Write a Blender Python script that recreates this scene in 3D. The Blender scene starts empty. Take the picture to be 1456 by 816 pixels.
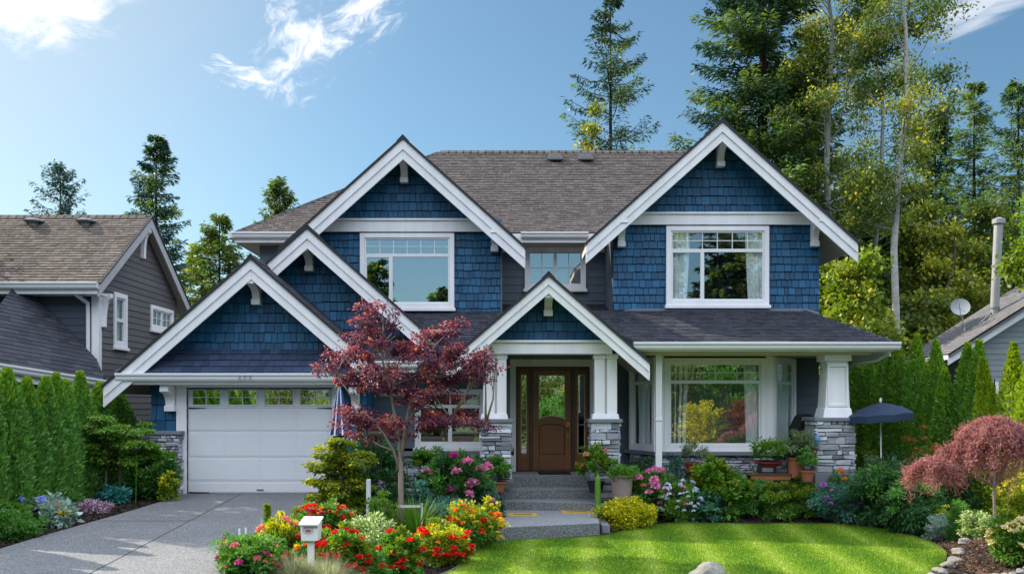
import bpy, math, random
import numpy as np
from mathutils import Vector
# ---------------------------------------------------------------- camera, sky, sun, exposure
sc = bpy.context.scene
COL = sc.collection
F, HZ, CX, ZC = 1300.0, 575.0, 728.0, 2.4          # focal length in photo pixels, eye level row, eye height in metres
cam_d = bpy.data.cameras.new('camera'); cam = bpy.data.objects.new('camera', cam_d); COL.objects.link(cam)
cam.location = (0, 0, ZC); cam.rotation_euler = (math.radians(90), 0, 0)
cam_d.sensor_width = 36; cam_d.lens = 36*F/1456; cam_d.shift_y = (HZ-408)/1456; cam_d.clip_end = 3000
sc.camera = cam
SUN = Vector((-1.0, 0.52, 0.78)).normalized()        # direction towards the sun: left and a little behind the house
sun_el = math.asin(SUN.z); sun_az = math.atan2(SUN.x, SUN.y)
w = bpy.data.worlds.new('World'); sc.world = w; w.use_nodes = True
nt = w.node_tree; N = nt.nodes; Lk = nt.links
for n in list(N): N.remove(n)
def nd(tree, t, **kw):
    n = tree.nodes.new(t)
    for k, v in kw.items():
        if k in n.bl_rna.properties: setattr(n, k, v)
        else: n.inputs[k].default_value = v
    return n
def mth(tree, op, a, b=None, c=None, clamp=False):
    n = tree.nodes.new('ShaderNodeMath'); n.operation = op; n.use_clamp = clamp
    for i, v in enumerate((a, b, c)):
        if v is None: continue
        if isinstance(v, (int, float)): n.inputs[i].default_value = v
        else: tree.links.new(v, n.inputs[i])
    return n.outputs[0]
def mixc(tree, f, a, b, mode='MIX'):
    n = tree.nodes.new('ShaderNodeMix'); n.data_type = 'RGBA'; n.blend_type = mode
    for i, v in ((0, f), (6, a), (7, b)):
        if isinstance(v, (int, float)): n.inputs[i].default_value = v
        elif isinstance(v, tuple): n.inputs[i].default_value = (*v[:3], 1)
        else: tree.links.new(v, n.inputs[i])
    return n.outputs[2]
sky = N.new('ShaderNodeTexSky'); sky.sky_type = 'NISHITA'; sky.sun_disc = False
sky.sun_elevation = sun_el; sky.sun_rotation = sun_az
sky.air_density = 1.0; sky.dust_density = 1.6; sky.ozone_density = 2.2; sky.altitude = 100
geo = N.new('ShaderNodeTexCoord'); sp = N.new('ShaderNodeSeparateXYZ'); Lk.new(geo.outputs['Generated'], sp.inputs[0])
ay = mth(nt, 'MAXIMUM', mth(nt, 'ABSOLUTE', sp.outputs[1]), 0.05)
sx = mth(nt, 'DIVIDE', sp.outputs[0], ay); sz = mth(nt, 'DIVIDE', sp.outputs[2], ay)
cb = N.new('ShaderNodeCombineXYZ'); Lk.new(sx, cb.inputs[0]); Lk.new(sz, cb.inputs[1])
def cloud(px, py, rx, ry, ang, sc_, thr, st, seed, strx=1.0):
    # soft elongated patch of broken cloud about a direction in the sky
    mp = nd(nt, 'ShaderNodeMapping'); mp.vector_type = 'TEXTURE'
    mp.inputs['Location'].default_value = ((px-CX)/F, (HZ-py)/F, 0)
    mp.inputs['Rotation'].default_value = (0, 0, math.radians(ang))
    mp.inputs['Scale'].default_value = (rx/F, ry/F, 1)
    Lk.new(cb.outputs[0], mp.inputs[0])
    ln = N.new('ShaderNodeVectorMath'); ln.operation = 'LENGTH'; Lk.new(mp.outputs[0], ln.inputs[0])
    fall = mth(nt, 'SUBTRACT', 1.0, ln.outputs['Value'])
    nz = nd(nt, 'ShaderNodeTexNoise', noise_dimensions='3D'); nz.inputs['Scale'].default_value = sc_
    nz.inputs['Detail'].default_value = 9; nz.inputs['Roughness'].default_value = 0.62; nz.inputs['Distortion'].default_value = 0.5
    m2 = nd(nt, 'ShaderNodeMapping'); m2.inputs['Location'].default_value = (seed, seed*1.7, seed)
    m2.inputs['Scale'].default_value = (strx, 1, 1)
    Lk.new(mp.outputs[0], m2.inputs[0]); Lk.new(m2.outputs[0], nz.inputs['Vector'])
    v = mth(nt, 'ADD', nz.outputs['Fac'], mth(nt, 'MULTIPLY', fall, 0.42))
    mr = nd(nt, 'ShaderNodeMapRange'); mr.inputs[1].default_value = thr; mr.inputs[2].default_value = thr+0.3
    mr.interpolation_type = 'SMOOTHSTEP'; Lk.new(v, mr.inputs[0])
    return mth(nt, 'MULTIPLY', mth(nt, 'MULTIPLY', mr.outputs[0], st), mth(nt, 'MULTIPLY', fall, 3.0, clamp=True))
cl = cloud(40, 0, 175, 90, -8, 1.5, 0.58, 1.0, 3.1)
for a in [(440, 75, 120, 95, 45, 2.4, 0.66, 0.95, 7.3), (510, 15, 125, 62, 35, 2.4, 0.62, 0.95, 12.3), (405, 20, 70, 60, 20, 2.8, .72, .6, 33.), (330, 95, 90, 25, -15, 3., .74, .7, 41.), (360, 110, 120, 40, -8, 2.6, 0.72, .8, 4.4),
          (1385, 15, 110, 34, 24, 1.6, 0.52, 0.5, 9.0, 0.35), (1440, -10, 120, 40, 20, 1.5, .55, .45, 21., .3)]:
    cl = mth(nt, 'MAXIMUM', cl, cloud(*a))
grade = mixc(nt, 1.0, sky.outputs[0], (0.46, 0.595, 0.605), 'MULTIPLY')
sv = N.new('ShaderNodeVectorMath'); sv.operation = 'DOT_PRODUCT'; Lk.new(geo.outputs['Generated'], sv.inputs[0]); sv.inputs[1].default_value = SUN
hz_ = nd(nt, 'ShaderNodeMapRange', interpolation_type='SMOOTHSTEP'); Lk.new(sv.outputs['Value'], hz_.inputs[0])
hz_.inputs[1].default_value = .60; hz_.inputs[2].default_value = .98; hz_.inputs[4].default_value = .62
grade = mixc(nt, hz_.outputs[0], grade, (3.0, 3.15, 3.15))       # pale haze around the sun
# broken bright cloud deck overhead and over the street side of the sky, added out of view as fill light (the clear part lies behind the house)
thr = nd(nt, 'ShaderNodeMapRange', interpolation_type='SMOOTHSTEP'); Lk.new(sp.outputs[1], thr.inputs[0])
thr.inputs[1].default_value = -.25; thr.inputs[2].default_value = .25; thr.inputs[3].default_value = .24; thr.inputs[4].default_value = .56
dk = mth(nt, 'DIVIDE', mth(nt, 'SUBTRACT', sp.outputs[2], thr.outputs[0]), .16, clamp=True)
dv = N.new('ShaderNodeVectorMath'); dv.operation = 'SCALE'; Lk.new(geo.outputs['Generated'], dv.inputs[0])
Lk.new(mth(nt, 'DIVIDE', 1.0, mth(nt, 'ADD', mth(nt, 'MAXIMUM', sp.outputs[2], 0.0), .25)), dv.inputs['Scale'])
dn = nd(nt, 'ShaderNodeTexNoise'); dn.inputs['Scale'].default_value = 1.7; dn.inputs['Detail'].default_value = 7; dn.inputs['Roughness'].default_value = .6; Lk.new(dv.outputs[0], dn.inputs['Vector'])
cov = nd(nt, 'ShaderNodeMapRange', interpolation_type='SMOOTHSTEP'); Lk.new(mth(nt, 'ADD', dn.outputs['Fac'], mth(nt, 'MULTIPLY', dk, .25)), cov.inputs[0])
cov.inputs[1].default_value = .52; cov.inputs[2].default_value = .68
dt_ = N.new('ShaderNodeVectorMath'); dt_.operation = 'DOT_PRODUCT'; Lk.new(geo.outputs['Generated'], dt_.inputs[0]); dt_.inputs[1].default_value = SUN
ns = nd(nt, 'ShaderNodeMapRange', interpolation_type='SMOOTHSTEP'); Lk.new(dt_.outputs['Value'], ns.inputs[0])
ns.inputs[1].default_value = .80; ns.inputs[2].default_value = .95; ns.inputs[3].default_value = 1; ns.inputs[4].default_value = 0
fill_deck = mth(nt, 'MULTIPLY', mth(nt, 'MULTIPLY', cov.outputs[0], dk), ns.outputs[0])
cc = mixc(nt, cl, grade, (5.3, 5.3, 5.4))
cc = mixc(nt, fill_deck, cc, (8.8, 9.6, 10.9))
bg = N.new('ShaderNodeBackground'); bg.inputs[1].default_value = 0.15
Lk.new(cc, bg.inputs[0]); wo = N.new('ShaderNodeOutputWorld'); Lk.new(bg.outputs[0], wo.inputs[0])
sd = bpy.data.lights.new('sun', 'SUN'); sd.energy = 4.8; sd.angle = math.radians(0.55); sd.color = (1.0, 0.89, 0.70)
so = bpy.data.objects.new('sun', sd); COL.objects.link(so); so.rotation_euler = SUN.to_track_quat('Z', 'Y').to_euler()
so.location = (-20, 10, 25)
sc.view_settings.view_transform = 'Standard'; sc.view_settings.look = 'None'; sc.view_settings.gamma = 1
sc.view_settings.exposure = 0.70
sc.cycles.max_bounces = 6; sc.cycles.transparent_max_bounces = 8; sc.cycles.diffuse_bounces = 3; sc.cycles.glossy_bounces = 3

# ---------------------------------------------------------------- helpers
def P(px, py, D):                                    # a place in the world: photo column/row seen at distance D
    return Vector(((px-CX)*D/F, D, ZC-(py-HZ)*D/F))
def X(px, D): return (px-CX)*D/F
def Z(py, D): return ZC-(py-HZ)*D/F
rnd = random.Random(5)
def smooth(a, b, x):
    t = min(1, max(0, (x-a)/(b-a))); return t*t*(3-2*t)
def ground_z(x, y):                                   # height of the terrain
    left = .62+.01*(min(y, 25)-18)
    right = .16+.015*(y-14)+.36*smooth(16.6, 19, y) if y < 25 else .69
    if y < 9: right = max(right, -.05)
    t = smooth(-3.4, -1.4, x)
    z = left*(1-t)+right*t
    z += .2*smooth(6.5, 7.1, x)*(1-smooth(13.6, 15.0, y))
    z += .12*smooth(7.0, 9, x)
    return z
class MB:
    def __init__(s): s.v = []; s.f = []
    def add(s, vs, fs):
        k = len(s.v); s.v += [tuple(p) for p in vs]; s.f += [tuple(i+k for i in f) for f in fs]
    def box(s, x0, x1, y0, y1, z0, z1):
        s.add([(x0,y0,z0),(x1,y0,z0),(x1,y1,z0),(x0,y1,z0),(x0,y0,z1),(x1,y0,z1),(x1,y1,z1),(x0,y1,z1)],
              [(0,3,2,1),(4,5,6,7),(0,1,5,4),(1,2,6,5),(2,3,7,6),(3,0,4,7)])
        return s
    def ext(s, pts, vec):                             # polygon extruded along a vector
        n = len(pts); vec = Vector(vec); pts = [Vector(p) for p in pts]
        s.add(pts+[p+vec for p in pts], [tuple(range(n))[::-1], tuple(range(n, 2*n))]+[(i, (i+1) % n, n+(i+1) % n, n+i) for i in range(n)])
        return s
    def xz(s, poly, y0, y1): return s.ext([(a, y0, b) for a, b in poly], (0, y1-y0, 0))
    def yz(s, poly, x0, x1): return s.ext([(x0, a, b) for a, b in poly], (x1-x0, 0, 0))
    def xy(s, poly, z0, z1): return s.ext([(a, b, z0) for a, b in poly], (0, 0, z1-z0))
    def tube(s, pts, rads, sides=8, cap=True):
        pts = [Vector(p) for p in pts]; n = len(pts); vs = []; fs = []
        for i, p in enumerate(pts):
            d = (pts[min(i+1, n-1)]-pts[max(i-1, 0)]).normalized()
            a = d.orthogonal() if abs(d.z) > .99 else d.cross(Vector((0, 0, 1)))
            a.normalize(); b = d.cross(a)
            if abs(d.z) > .99: a = Vector((1, 0, 0)); b = d.cross(a)
            for k in range(sides):
                t = 2*math.pi*k/sides; vs.append(p+(a*math.cos(t)+b*math.sin(t))*rads[i])
        for i in range(n-1):
            for k in range(sides):
                fs.append((i*sides+k, i*sides+(k+1) % sides, (i+1)*sides+(k+1) % sides, (i+1)*sides+k))
        if cap: fs += [tuple(range(sides))[::-1], tuple(range((n-1)*sides, n*sides))]
        s.add(vs, fs); return s
    def lathe(s, c, prof, sides=20):                  # profile [(r, z)] turned about a vertical axis
        return s.tube([(c[0], c[1], c[2]+z) for r, z in prof], [r for r, z in prof], sides)
    def build(s, name, m, parent=None, bevel=0, smooth_=False):
        me = bpy.data.meshes.new(name); me.from_pydata(s.v, [], s.f); me.update()
        return finish(me, name, m, parent, bevel, smooth_)
def finish(me, name, m, parent=None, bevel=0, smooth_=False):
    if m: me.materials.append(m)
    o = bpy.data.objects.new(name, me); COL.objects.link(o)
    if smooth_: me.polygons.foreach_set('use_smooth', [True]*len(me.polygons))
    if parent:
        o.parent = parent
        q = world_loc(parent)
        if q.length > 0:
            co = np.empty(len(me.vertices)*3, 'f'); me.vertices.foreach_get('co', co)
            co = co.reshape(-1, 3)-np.array(q); me.vertices.foreach_set('co', co.ravel()); me.update()
    if bevel:
        b = o.modifiers.new('bevel', 'BEVEL'); b.width = bevel; b.segments = 2; b.limit_method = 'ANGLE'
    return o
def world_loc(o):
    q = Vector(o.location)
    while o.parent: o = o.parent; q += Vector(o.location)
    return q
def tag(o, label=None, cat=None, group=None, kind=None):
    for k, v in (('label', label), ('category', cat), ('group', group), ('kind', kind)):
        if v: o[k] = v
    return o
def thing(name, loc, label, cat, group=None):
    o = bpy.data.objects.new(name, None); COL.objects.link(o); o.location = loc; o.empty_display_size = .2
    return tag(o, label, cat, group)
class Pl:                                             # a plane with its own u, v axes and outward normal
    def __init__(s, O, U, V):
        s.O = Vector(O); s.U = Vector(U).normalized(); s.V = Vector(V).normalized(); s.N = s.U.cross(s.V).normalized()
    def __call__(s, u, v, n=0): return s.O+s.U*u+s.V*v+s.N*n
def front(D): return Pl((0, D, 0), (1, 0, 0), (0, 0, 1))     # u = X, v = Z, normal towards -Y
def pbox(mb, pl, u0, u1, v0, v1, n0, n1):
    mb.ext([pl(u0, v0, n0), pl(u1, v0, n0), pl(u1, v1, n0), pl(u0, v1, n0)], pl.N*(n1-n0)); return mb
def clip(poly, a, b):                                 # keep the part left of a->b
    out = []
    def sd_(p): return (b[0]-a[0])*(p[1]-a[1])-(b[1]-a[1])*(p[0]-a[0])
    for i in range(len(poly)):
        p, q = poly[i], poly[(i+1) % len(poly)]; s1, s2 = sd_(p), sd_(q)
        if s1 >= 0: out.append(p)
        if s1*s2 < 0:
            t = s1/(s1-s2); out.append((p[0]+t*(q[0]-p[0]), p[1]+t*(q[1]-p[1])))
    return out
def clipc(poly, conv):
    for i in range(len(conv)):
        if len(poly) < 3: return []
        poly = clip(poly, conv[i], conv[(i+1) % len(conv)])
    return poly if len(poly) >= 3 else []
def ccw(poly):
    a = sum(poly[i][0]*poly[(i+1) % len(poly)][1]-poly[(i+1) % len(poly)][0]*poly[i][1] for i in range(len(poly)))
    return poly if a > 0 else poly[::-1]
def shingles(pl, poly, row, w0, w1, t0=.022, t1=.006, gap=.006, holes=(), jit=.0, seed=1, phase=0, vgap=0.):
    r = random.Random(seed); poly = ccw(poly); mb = MB()
    us = [p[0] for p in poly]; vs = [p[1] for p in poly]
    v = min(vs)-phase
    while v < max(vs):
        u = min(us)-r.uniform(0, w1); 
        while u < max(us):
            ww = r.uniform(w0, w1); a, b = u+gap/2, u+ww-gap/2; u += ww
            j = r.uniform(-jit, jit); va, vb = v+j, v+row-vgap
            spans = [(a, b)]
            for (h0, h1, g0, g1) in holes:
                if min(vb, g1)-max(va, g0) > .25*row:
                    ns = []
                    for (s0, s1) in spans:
                        if s1 <= h0 or s0 >= h1: ns.append((s0, s1)); continue
                        if s0 < h0: ns.append((s0, h0))
                        if s1 > h1: ns.append((h1, s1))
                    spans = ns
            tt = t0*r.uniform(.8, 1.15)
            for (s0, s1) in spans:
                if s1-s0 < .01: continue
                q = clipc([(s0, va), (s1, va), (s1, vb), (s0, vb)], poly)
                if not q: continue
                n = len(q); f = lambda p: tt+(t1-tt)*(p[1]-v)/row
                mb.add([pl(p[0], p[1], f(p)) for p in q]+[pl(p[0], p[1], 0) for p in q],
                       [tuple(range(n))]+[(i, n+i, n+(i+1) % n, (i+1) % n) for i in range(n)])
        v += row
    return mb
def backing(pl, poly, th, holes=()):                  # solid wall panel with rectangular openings
    poly = ccw(poly); mb = MB()
    pieces = [poly]
    for (h0, h1, g0, g1) in holes:
        out = []
        for p in pieces:
            L_ = clip(p, (h0, 0), (h0, 1)); R_ = clip(p, (h1, 1), (h1, 0)); M_ = clip(clip(p, (h0, 1), (h0, 0)), (h1, 0), (h1, 1))
            out += [L_, R_]
            if len(M_) > 2: out += [clip(M_, (1, g0), (0, g0)), clip(M_, (0, g1), (1, g1))]
        pieces = [p for p in out if len(p) > 2]
    for p in pieces: mb.ext([pl(a, b, 0) for a, b in p], pl.N*(-th))
    return mb

def textmesh(name, body, size, ext_, m, align='CENTER'):
    t = bpy.data.curves.new(name, 'FONT'); t.body = body; t.size = size; t.extrude = ext_; t.align_x = align
    q = bpy.data.objects.new(name+'_curve', t); COL.objects.link(q); bpy.context.view_layer.update()
    me = bpy.data.meshes.new_from_object(q.evaluated_get(bpy.context.evaluated_depsgraph_get())); bpy.data.objects.remove(q)
    me.materials.clear(); me.materials.append(m); o = bpy.data.objects.new(name, me); COL.objects.link(o); return o
# ---------------------------------------------------------------- materials
MATS = {}
def mat(name, c1, c2=None, rough=.6, isl=0.0, noise=0.0, nscale=3.0, bump=0.0, bscale=40.0, metal=0.0, spec=.4, transl=0.0, stretch=(1, 1, 1), coat=0., fine=0., fscale=60., c3=None, tcol=None):
    if name in MATS: return MATS[name]
    m = bpy.data.materials.new(name); m.use_nodes = True; t = m.node_tree; b = t.nodes['Principled BSDF']
    g = t.nodes.new('ShaderNodeNewGeometry'); tc = t.nodes.new('ShaderNodeTexCoord')
    mp = t.nodes.new('ShaderNodeMapping'); mp.inputs['Scale'].default_value = stretch; t.links.new(tc.outputs['Object'], mp.inputs[0])
    c2 = c2 or c1
    col = mixc(t, g.outputs['Random Per Island'], c1, c2)
    if c3:
        rr = mth(t, 'FRACT', mth(t, 'MULTIPLY', g.outputs['Random Per Island'], 7.13))
        col = mixc(t, mth(t, 'GREATER_THAN', rr, .72), col, c3)
    if isl:
        h = t.nodes.new('ShaderNodeHueSaturation'); t.links.new(col, h.inputs['Color'])
        r2 = mth(t, 'FRACT', mth(t, 'MULTIPLY', g.outputs['Random Per Island'], 13.7))
        t.links.new(mth(t, 'ADD', 1-isl, mth(t, 'MULTIPLY', r2, 2*isl)), h.inputs['Value']); col = h.outputs[0]
    for amt, s_ in ((noise, nscale), (fine, fscale)):
        if amt:
            n = nd(t, 'ShaderNodeTexNoise'); n.inputs['Scale'].default_value = s_; n.inputs['Detail'].default_value = 6; n.inputs['Roughness'].default_value = .65
            t.links.new(mp.outputs[0], n.inputs['Vector'])
            h = t.nodes.new('ShaderNodeHueSaturation'); t.links.new(col, h.inputs['Color'])
            t.links.new(mth(t, 'ADD', 1-amt, mth(t, 'MULTIPLY', n.outputs['Fac'], 2*amt)), h.inputs['Value']); col = h.outputs[0]
    t.links.new(col, b.inputs['Base Color'])
    b.inputs['Roughness'].default_value = rough; b.inputs['Metallic'].default_value = metal
    b.inputs['Specular IOR Level'].default_value = spec; b.inputs['Coat Weight'].default_value = coat
    if bump:
        n = nd(t, 'ShaderNodeTexNoise'); n.inputs['Scale'].default_value = bscale; n.inputs['Detail'].default_value = 5
        t.links.new(mp.outputs[0], n.inputs['Vector'])
        bu = t.nodes.new('ShaderNodeBump'); bu.inputs['Strength'].default_value = bump; bu.inputs['Distance'].default_value = .02
        t.links.new(n.outputs['Fac'], bu.inputs['Height']); t.links.new(bu.outputs[0], b.inputs['Normal'])
    if transl:
        tr = t.nodes.new('ShaderNodeBsdfTranslucent')
        if tcol: tr.inputs[0].default_value = (*tcol, 1)
        else:
            h = t.nodes.new('ShaderNodeHueSaturation'); h.inputs['Value'].default_value = 1.7; h.inputs['Saturation'].default_value = 1.1
            t.links.new(col, h.inputs['Color']); t.links.new(h.outputs[0], tr.inputs[0])
        mx = t.nodes.new('ShaderNodeMixShader'); mx.inputs[0].default_value = transl
        t.links.new(b.outputs[0], mx.inputs[1]); t.links.new(tr.outputs[0], mx.inputs[2])
        t.links.new(mx.outputs[0], t.nodes['Material Output'].inputs[0])
    MATS[name] = m; return m
def speckle(name, ca, cb_, cc_, scale=160., rough=.8, big=.12):
    m = bpy.data.materials.new(name); m.use_nodes = True; t = m.node_tree; b = t.nodes['Principled BSDF']
    tc = t.nodes.new('ShaderNodeTexCoord')
    v = nd(t, 'ShaderNodeTexVoronoi'); v.inputs['Scale'].default_value = scale; t.links.new(tc.outputs['Object'], v.inputs['Vector'])
    s_ = t.nodes.new('ShaderNodeSeparateColor'); t.links.new(v.outputs['Color'], s_.inputs[0])
    cr = t.nodes.new('ShaderNodeValToRGB'); e = cr.color_ramp.elements
    e[0].color = (*ca, 1); e[1].color = (*cc_, 1); e[0].position = .1; e[1].position = .95
    k = e.new(.5); k.color = (*cb_, 1); t.links.new(s_.outputs[0], cr.inputs[0])
    n = nd(t, 'ShaderNodeTexNoise'); n.inputs['Scale'].default_value = .9; n.inputs['Detail'].default_value = 7; n.inputs['Roughness'].default_value = .7
    t.links.new(tc.outputs['Object'], n.inputs['Vector'])
    h = t.nodes.new('ShaderNodeHueSaturation'); t.links.new(cr.outputs[0], h.inputs['Color'])
    t.links.new(mth(t, 'ADD', 1-big, mth(t, 'MULTIPLY', n.outputs['Fac'], 2*big)), h.inputs['Value'])
    t.links.new(h.outputs[0], b.inputs['Base Color']); b.inputs['Roughness'].default_value = rough
    bu = t.nodes.new('ShaderNodeBump'); bu.inputs['Strength'].default_value = .5; bu.inputs['Distance'].default_value = .006
    t.links.new(v.outputs['Distance'], bu.inputs['Height']); t.links.new(bu.outputs[0], b.inputs['Normal'])
    return m
def glassmat(name, refl=.45, tint=(1, 1, 1)):
    m = bpy.data.materials.new(name); m.use_nodes = True; t = m.node_tree
    for n in list(t.nodes):
        if n.type != 'OUTPUT_MATERIAL': t.nodes.remove(n)
    out = [n for n in t.nodes if n.type == 'OUTPUT_MATERIAL'][0]
    g = nd(t, 'ShaderNodeBsdfGlossy'); g.inputs['Roughness'].default_value = .003; g.inputs[0].default_value = (*tint, 1)
    tc = t.nodes.new('ShaderNodeTexCoord'); n = nd(t, 'ShaderNodeTexNoise'); n.inputs['Scale'].default_value = 1.3; n.inputs['Detail'].default_value = 0
    t.links.new(tc.outputs['Object'], n.inputs['Vector'])
    bu = t.nodes.new('ShaderNodeBump'); bu.inputs['Strength'].default_value = .12; bu.inputs['Distance'].default_value = .01
    t.links.new(n.outputs['Fac'], bu.inputs['Height']); t.links.new(bu.outputs[0], g.inputs['Normal'])
    tr = nd(t, 'ShaderNodeBsdfTransparent'); tr.inputs[0].default_value = (.90, .94, .94, 1)
    fr = nd(t, 'ShaderNodeLayerWeight'); fr.inputs[0].default_value = .3
    f = mth(t, 'ADD', refl, mth(t, 'MULTIPLY', mth(t, 'POWER', fr.outputs['Facing'], 3.0), .6), clamp=True)
    mx = t.nodes.new('ShaderNodeMixShader'); t.links.new(f, mx.inputs[0]); t.links.new(tr.outputs[0], mx.inputs[1]); t.links.new(g.outputs[0], mx.inputs[2])
    t.links.new(mx.outputs[0], out.inputs[0]); return m
M_shake = mat('blue_shake', (.006, .070, .160), (.012, .098, .205), rough=.6, isl=.27, noise=.30, nscale=.9, fine=.16, fscale=50, stretch=(1, 1, .12), bump=.25, bscale=60)
M_shakeback = mat('shake_gap_shade', (.002, .008, .02), rough=.9)  # near-black backing paints the shade lines between shingle courses
M_lap = mat('slate_lap_siding', (.085, .115, .150), (.095, .125, .16), rough=.6, isl=.03, noise=.06, fine=.05)
M_trim = mat('white_trim_paint', (.78, .77, .80), (.80, .79, .82), rough=.45, noise=.2, nscale=1.2, fine=.06, stretch=(3, 3, .4), bump=.04, bscale=30)
M_frame = mat('white_vinyl_frame', (.74, .75, .76), rough=.35, noise=.03)
M_cream = mat('cream_soffit', (.55, .50, .42), rough=.6, noise=.05)
M_gdoor = mat('garage_door_paint', (.70, .71, .75), rough=.42, noise=.09, nscale=1.1, fine=.03, fscale=25)
M_roof = mat('brown_asphalt_shingle', (.080, .068, .066), (.135, .117, .115), rough=.9, isl=.10, noise=.18, nscale=.8, fine=.2, fscale=90, bump=.3, bscale=150, spec=.2)
M_roofd = mat('charcoal_asphalt_shingle', (.038, .040, .055), (.068, .070, .090), rough=.85, isl=.15, noise=.15, nscale=.9, fine=.2, fscale=90, bump=.3, bscale=150, spec=.25)
M_edge = mat('dark_drip_edge', (.018, .018, .022), rough=.6)
M_stone = mat('ledge_stone', (.22, .24, .29), (.43, .44, .49), rough=.85, isl=.42, noise=.25, nscale=9, fine=.18, fscale=60, bump=.7, bscale=22, c3=(.56, .57, .62))
M_mortar = mat('mortar', (.035, .037, .045), rough=.95, noise=.2)
M_cap = mat('stone_cap', (.16, .175, .21), rough=.7, noise=.15, nscale=5, bump=.2)
M_gutter = mat('gutter_metal', (.66, .67, .70), rough=.35, noise=.04)
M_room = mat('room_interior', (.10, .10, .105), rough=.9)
M_curt = mat('curtain_fabric', (.80, .86, .88), rough=.9, noise=.08, stretch=(1, 1, .2))
M_blind = mat('window_blind', (.5, .55, .6), rough=.7)
M_glass = glassmat('window_glass', .48)
M_glass_up = glassmat('sky_window_glass', .62)
M_wood = mat('stained_door_wood', (.17, .060, .026), (.20, .075, .032), rough=.35, noise=.35, nscale=7, stretch=(9, 9, .7), fine=.12, fscale=30, coat=.25)
M_wooddk = mat('dark_door_frame', (.070, .030, .018), rough=.4, noise=.3, nscale=6, stretch=(8, 8, .7), coat=.2)
M_brass = mat('brass_handle', (.55, .33, .13), rough=.3, metal=1)
M_gold = mat('glass_came_gold', (.42, .36, .26), rough=.4)
M_black = mat('black_iron', (.012, .012, .014), rough=.5)
M_cloth = mat('black_grill_cover', (.008, .008, .009), rough=.7, bump=.3, bscale=6)
M_navy = mat('navy_canvas', (.018, .034, .075), rough=.8, noise=.1, bump=.1)
M_terra = mat('terracotta', (.26, .085, .045), rough=.75, noise=.2, nscale=8)
M_redpot = mat('red_glazed_pot', (.28, .03, .025), rough=.35, noise=.1)
M_pinkpot = mat('weathered_planter', (.26, .20, .19), rough=.85, noise=.25, nscale=8, fine=.2)
M_bark_g = mat('grey_brown_bark', (.14, .11, .085), rough=.95, noise=.4, nscale=5, stretch=(4, 4, .6), bump=.8, bscale=12)
M_bark_d = mat('dark_bark', (.05, .038, .030), rough=.95, noise=.4, nscale=5, stretch=(4, 4, .6), bump=.8, bscale=12)
M_bark_b = mat('pale_birch_bark', (.36, .355, .34), rough=.85, noise=.6, nscale=2.6, stretch=(2.5, 2.5, 3), fine=.4, fscale=9, bump=.4)
M_bark_m = mat('maple_bark', (.26, .20, .175), rough=.85, noise=.3, nscale=6, stretch=(3, 3, .8), bump=.3, bscale=25)
M_mulch = mat('bark_mulch_soil', (.016, .011, .008), rough=.98, noise=.5, nscale=6, fine=.6, fscale=45, bump=1., bscale=30)
M_chip = mat('mulch_chip', (.018, .011, .008), (.060, .036, .025), rough=.95, isl=.3)
M_chipr = mat('brown_mulch_chip', (.10, .052, .033), (.19, .105, .07), rough=.95, isl=.3)
M_drive = speckle('exposed_aggregate', (.075, .080, .092), (.135, .142, .158), (.25, .25, .255), 85, .8, .3)
M_step = speckle('step_aggregate', (.06, .07, .072), (.135, .15, .155), (.29, .31, .305), 105)
M_tread = speckle('tread_aggregate', (.13, .145, .16), (.23, .25, .27), (.37, .38, .40), 115)
M_rock = mat('garden_rock', (.15, .142, .135), (.30, .28, .26), rough=.9, isl=.15, noise=.4, nscale=4, fine=.2, bump=.9, bscale=10)
M_asph = speckle('street_asphalt', (.03, .03, .032), (.05, .05, .052), (.09, .09, .09), 70)
# ---------------------------------------------------------------- ground, drive, lawn, street
def axis(a, b, fa, fb, fine, coarse):
    xs = []; x = a
    while x < b: xs.append(x); x += fine if fa <= x < fb else coarse
    return xs+[b]
gx = sorted(set([-300, -150, -80, -50]+[round(v, 3) for v in axis(-30, 30, -11, 12, .2, 2.)]+[50, 80, 150, 300]))
gy = sorted(set([-200, -100, -60]+[round(v, 3) for v in axis(-40, 60, 7, 24, .2, 2.)]+[90, 150, 300, 700]))
mb = MB(); nx = len(gx)
mb.v = [(x, y, ground_z(x, y)+.012*math.sin(x*7.1)*math.sin(y*6.3)) for y in gy for x in gx]
mb.f = [(j*nx+i, j*nx+i+1, (j+1)*nx+i+1, (j+1)*nx+i) for j in range(len(gy)-1) for i in range(nx-1)]
tag(mb.build('ground', M_mulch, smooth_=True), kind='structure')
def star_sheet(name, m, boundary, c, off, rings=14, edge=0.0, sub=6):
    bd = []
    n = len(boundary)
    for i in range(n):                                # closed Catmull-Rom through the boundary
        p0, p1, p2, p3 = (np.array(boundary[(i+k) % n]) for k in (-1, 0, 1, 2))
        for s_ in range(sub):
            t = s_/sub
            bd.append(.5*((2*p1)+(-p0+p2)*t+(2*p0-5*p1+4*p2-p3)*t*t+(-p0+3*p1-3*p2+p3)*t**3))
    mb = MB(); k = len(bd); c = np.array(c)
    mb.v.append((c[0], c[1], ground_z(*c)+off))
    for r in range(1, rings+1):
        for b in bd:
            q = c+(b-c)*r/rings; mb.v.append((q[0], q[1], ground_z(q[0], q[1])+off))
    for b in bd: mb.v.append((b[0], b[1], ground_z(b[0], b[1])-.05))
    for i in range(k): mb.f.append((0, 1+i, 1+(i+1) % k))
    for r in range(rings):
        for i in range(k): a = 1+r*k; mb.f.append((a+i, a+k+i, a+k+(i+1) % k, a+(i+1) % k))
    return tag(mb.build(name, m, smooth_=True), kind='structure'), bd
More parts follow.
